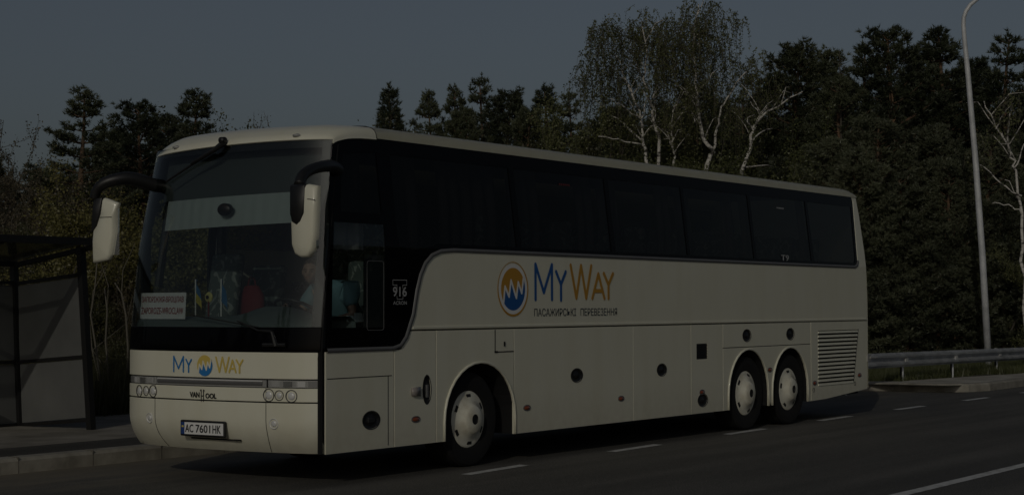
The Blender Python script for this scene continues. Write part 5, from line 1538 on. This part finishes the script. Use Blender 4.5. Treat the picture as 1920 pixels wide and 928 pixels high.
birch('tallest drooping birch with a forked white trunk in the clump centre', 52,
      [([(1310, 600), (1325, 318), (1337, 285), (1318, 255), (1305, 190), (1303, 120), (1300, 60), (1310, 8)], .14, .018, .3), ([(1337, 285), (1345, 240), (1352, 205), (1375, 165), (1400, 135)], .07, .015, -.6), ([(1303, 185), (1285, 170), (1268, 160)], .035, .01, .7), ([(1307, 180), (1325, 150), (1348, 130)], .035, .01, -.5), ([(1305, 228), (1290, 210), (1262, 215)], .025, .008, .4)],
      [(1300, 40, 24, 34, 80), (1275, 80, 45, 50, 120), (1330, 100, 40, 60, 120), (1335, 10, 16, 14, 16), (1362, 50, 26, 14, 28), (1380, 160, 45, 45, 60), (1300, 170, 45, 60, 90)], 103)
birch('leaning white birch stem at the right of the clump', 51,
      [([(1375, 600), (1391, 325), (1408, 265), (1412, 240), (1430, 215), (1465, 197), (1505, 172)], .11, .015, -.4), ([(1412, 262), (1430, 245), (1448, 240)], .035, .01, .4), ([(1395, 315), (1440, 310), (1520, 335)], .03, .008, .5), ([(1412, 240), (1400, 225), (1415, 215)], .02, .008, .3)],
      [(1420, 120, 30, 25, 20), (1450, 170, 45, 30, 25), (1400, 220, 40, 30, 30)], 104, drop=.9)
birch('thin short birch stem between the two forked birches', 52,
      [([(1268, 600), (1264, 300), (1262, 270), (1260, 230), (1265, 195)], .07, .012, .2)], [(1262, 210, 20, 40, 30)], 105, drop=.8)
birch('slender white birch leaning at the right photo edge beyond the lamp post', 42,
      [([(1921, 640), (1918, 520), (1915, 400), (1905, 320), (1893, 285), (1870, 240), (1845, 190)], .075, .012, .2), ([(1915, 370), (1880, 345), (1830, 305)], .025, .008, .4), ([(1893, 285), (1890, 220), (1900, 195)], .03, .008, -.3), ([(1915, 400), (1890, 385), (1860, 382)], .02, .006, .2), ([(1905, 320), (1920, 270)], .03, .01, .2)],
      [(1890, 200, 25, 30, 18), (1860, 250, 30, 30, 14)], 106, drop=.6)
SAPB = mat('pale sapling bark', (.15, .135, .105), .9)
# thin crooked pale stems between shelter and coach
for i, (lb, pts) in enumerate((('thin crooked pale sapling beside the shelter post', [(195, 790), (192, 740), (178, 640), (170, 590), (178, 540), (182, 490)]), ('thin pale sapling midway between shelter and coach', [(205, 790), (203, 700), (198, 640), (201, 580), (196, 540)]), ('thin forked pale sapling next to the coach corner', [(238, 790), (240, 650), (236, 590), (228, 550), (215, 530)]), ('short crooked sapling low beside the shelter', [(188, 795), (184, 700), (172, 650), (168, 620)]))):
    d = 25.5+.3*i; bm = bmesh.new(); P = [CAM+ray(x, y)*d for x, y in pts]; root = Vector((P[0].x, P[0].y, .12)); P = [p-root for p in P]; P[0].z = 0
    tube(bm, P, [.020*(1-.12*k) for k in range(len(P))], 6)
    rg = random.Random(i)
    for k in range(1, len(P)-1):
        for s in range(k % 2):
            q = P[k]; tube(bm, [q, q+Vector((rg.uniform(-.2, .2), rg.uniform(-.25, .25), .35)), q+Vector((rg.uniform(-.3, .3), rg.uniform(-.45, .45), .75))], [.010, .007, .003], 4)
    o = bmo('sapling', bm, SAPB, smooth=True); o.location = root; tag(o, lb, 'sapling')

# undergrowth and grass: nobody could count them
def scatter_stuff(name, label, pts, hmin, hmax, m, seed, nb=5, w=.012):
    rg = np.random.RandomState(seed); n = len(pts); P = np.repeat(np.array(pts), nb, 0); N_ = len(P)
    P = P+np.c_[rg.normal(0, .04, (N_, 2)), np.zeros(N_)]; d = np.c_[rg.normal(0, .28, (N_, 2)), np.ones(N_)]; d = unit(d)
    s = unit(np.c_[rg.normal(0, 1, (N_, 2)), np.zeros(N_)]); l = rg.uniform(hmin, hmax, (N_, 1))
    V = np.stack([P-s*w/2, P+s*w/2, P+d*l], 1).reshape(-1, 3)
    o = link(name, mesh_tris(name, V, 3), m); tag(o, label, 'grass', kind='stuff'); return o
rg = np.random.RandomState(8)
n = 26000
gx = rg.uniform(17, 42, n); gy = np.where(gx > 21, 2.0, 4.7)+rg.rand(n)**1.2*4.2+np.where(gx < 26, .65, 0)
scatter_stuff('grass', 'green grass along the verge under and behind the guardrail', np.c_[gx, gy, np.full(n, .13)], .07, .24, GRASSM, 9, 5, .014)
n = 9000
gx = rg.uniform(-6, 12, n); gy = 8.1+rg.rand(n)*4
scatter_stuff('undergrowth', 'dark tangled undergrowth at the footway edge behind the shelter', np.c_[gx, gy, np.full(n, .13)], .2, .9, OLIVE, 10, 6, .02)
# leaf litter / shrubs along the forest foot
n = 60000
gx = rg.uniform(-25, 70, n); gy = rg.uniform(11, 26, n)
P = np.c_[gx, gy, .2+rg.rand(n)**1.6*1.6]
o = link('forest_shrub_layer', mesh_tris('forest_shrub_layer', leaves(rg, P, .11), 4), OLIVE); tag(o, 'low dark shrub layer along the foot of the forest', 'undergrowth', kind='stuff')

# the wood carries on along the road in front of the coach (seen in the windscreen)
for i in range(22):
    a = i/21; p = Vector((-58+rnd.uniform(-5, 5)-a*10, 14+a*46, .0))
    plant('pine_tree', *tall[i % 4], p, rnd.uniform(.95, 1.45), rnd.uniform(0, 6.28), 'pine of the wood farther along the road ahead of the coach, outside the photo', 'pine tree', 'pines farther along the road')
# the forest edge goes on beside the road beyond the photo's right edge
for i in range(14):
    p = Vector((62+i*7+rnd.uniform(-2, 2), 17+rnd.uniform(-2, 5), .15))
    plant('pine_tree', *full[i % 3], p, rnd.uniform(1.1, 1.6), rnd.uniform(0, 6.28), 'pine of the roadside wood past the right edge of the photo', 'pine tree', 'pines past the right edge')
# far wood across the road
rg = np.random.RandomState(77); n = 9000
xs_ = rg.uniform(-40, 420, n); P = np.c_[xs_, -150+rg.normal(0, 5, n), rg.rand(n)**.8*(8+2*np.sin(xs_*.11)+1.5*np.sin(xs_*.37))]
o = link('distant_wood', mesh_tris('distant_wood', leaves(rg, P, 2.6), 4), PINE1); tag(o, 'low distant belt of woodland on the far side of the road', 'wood', kind='stuff')
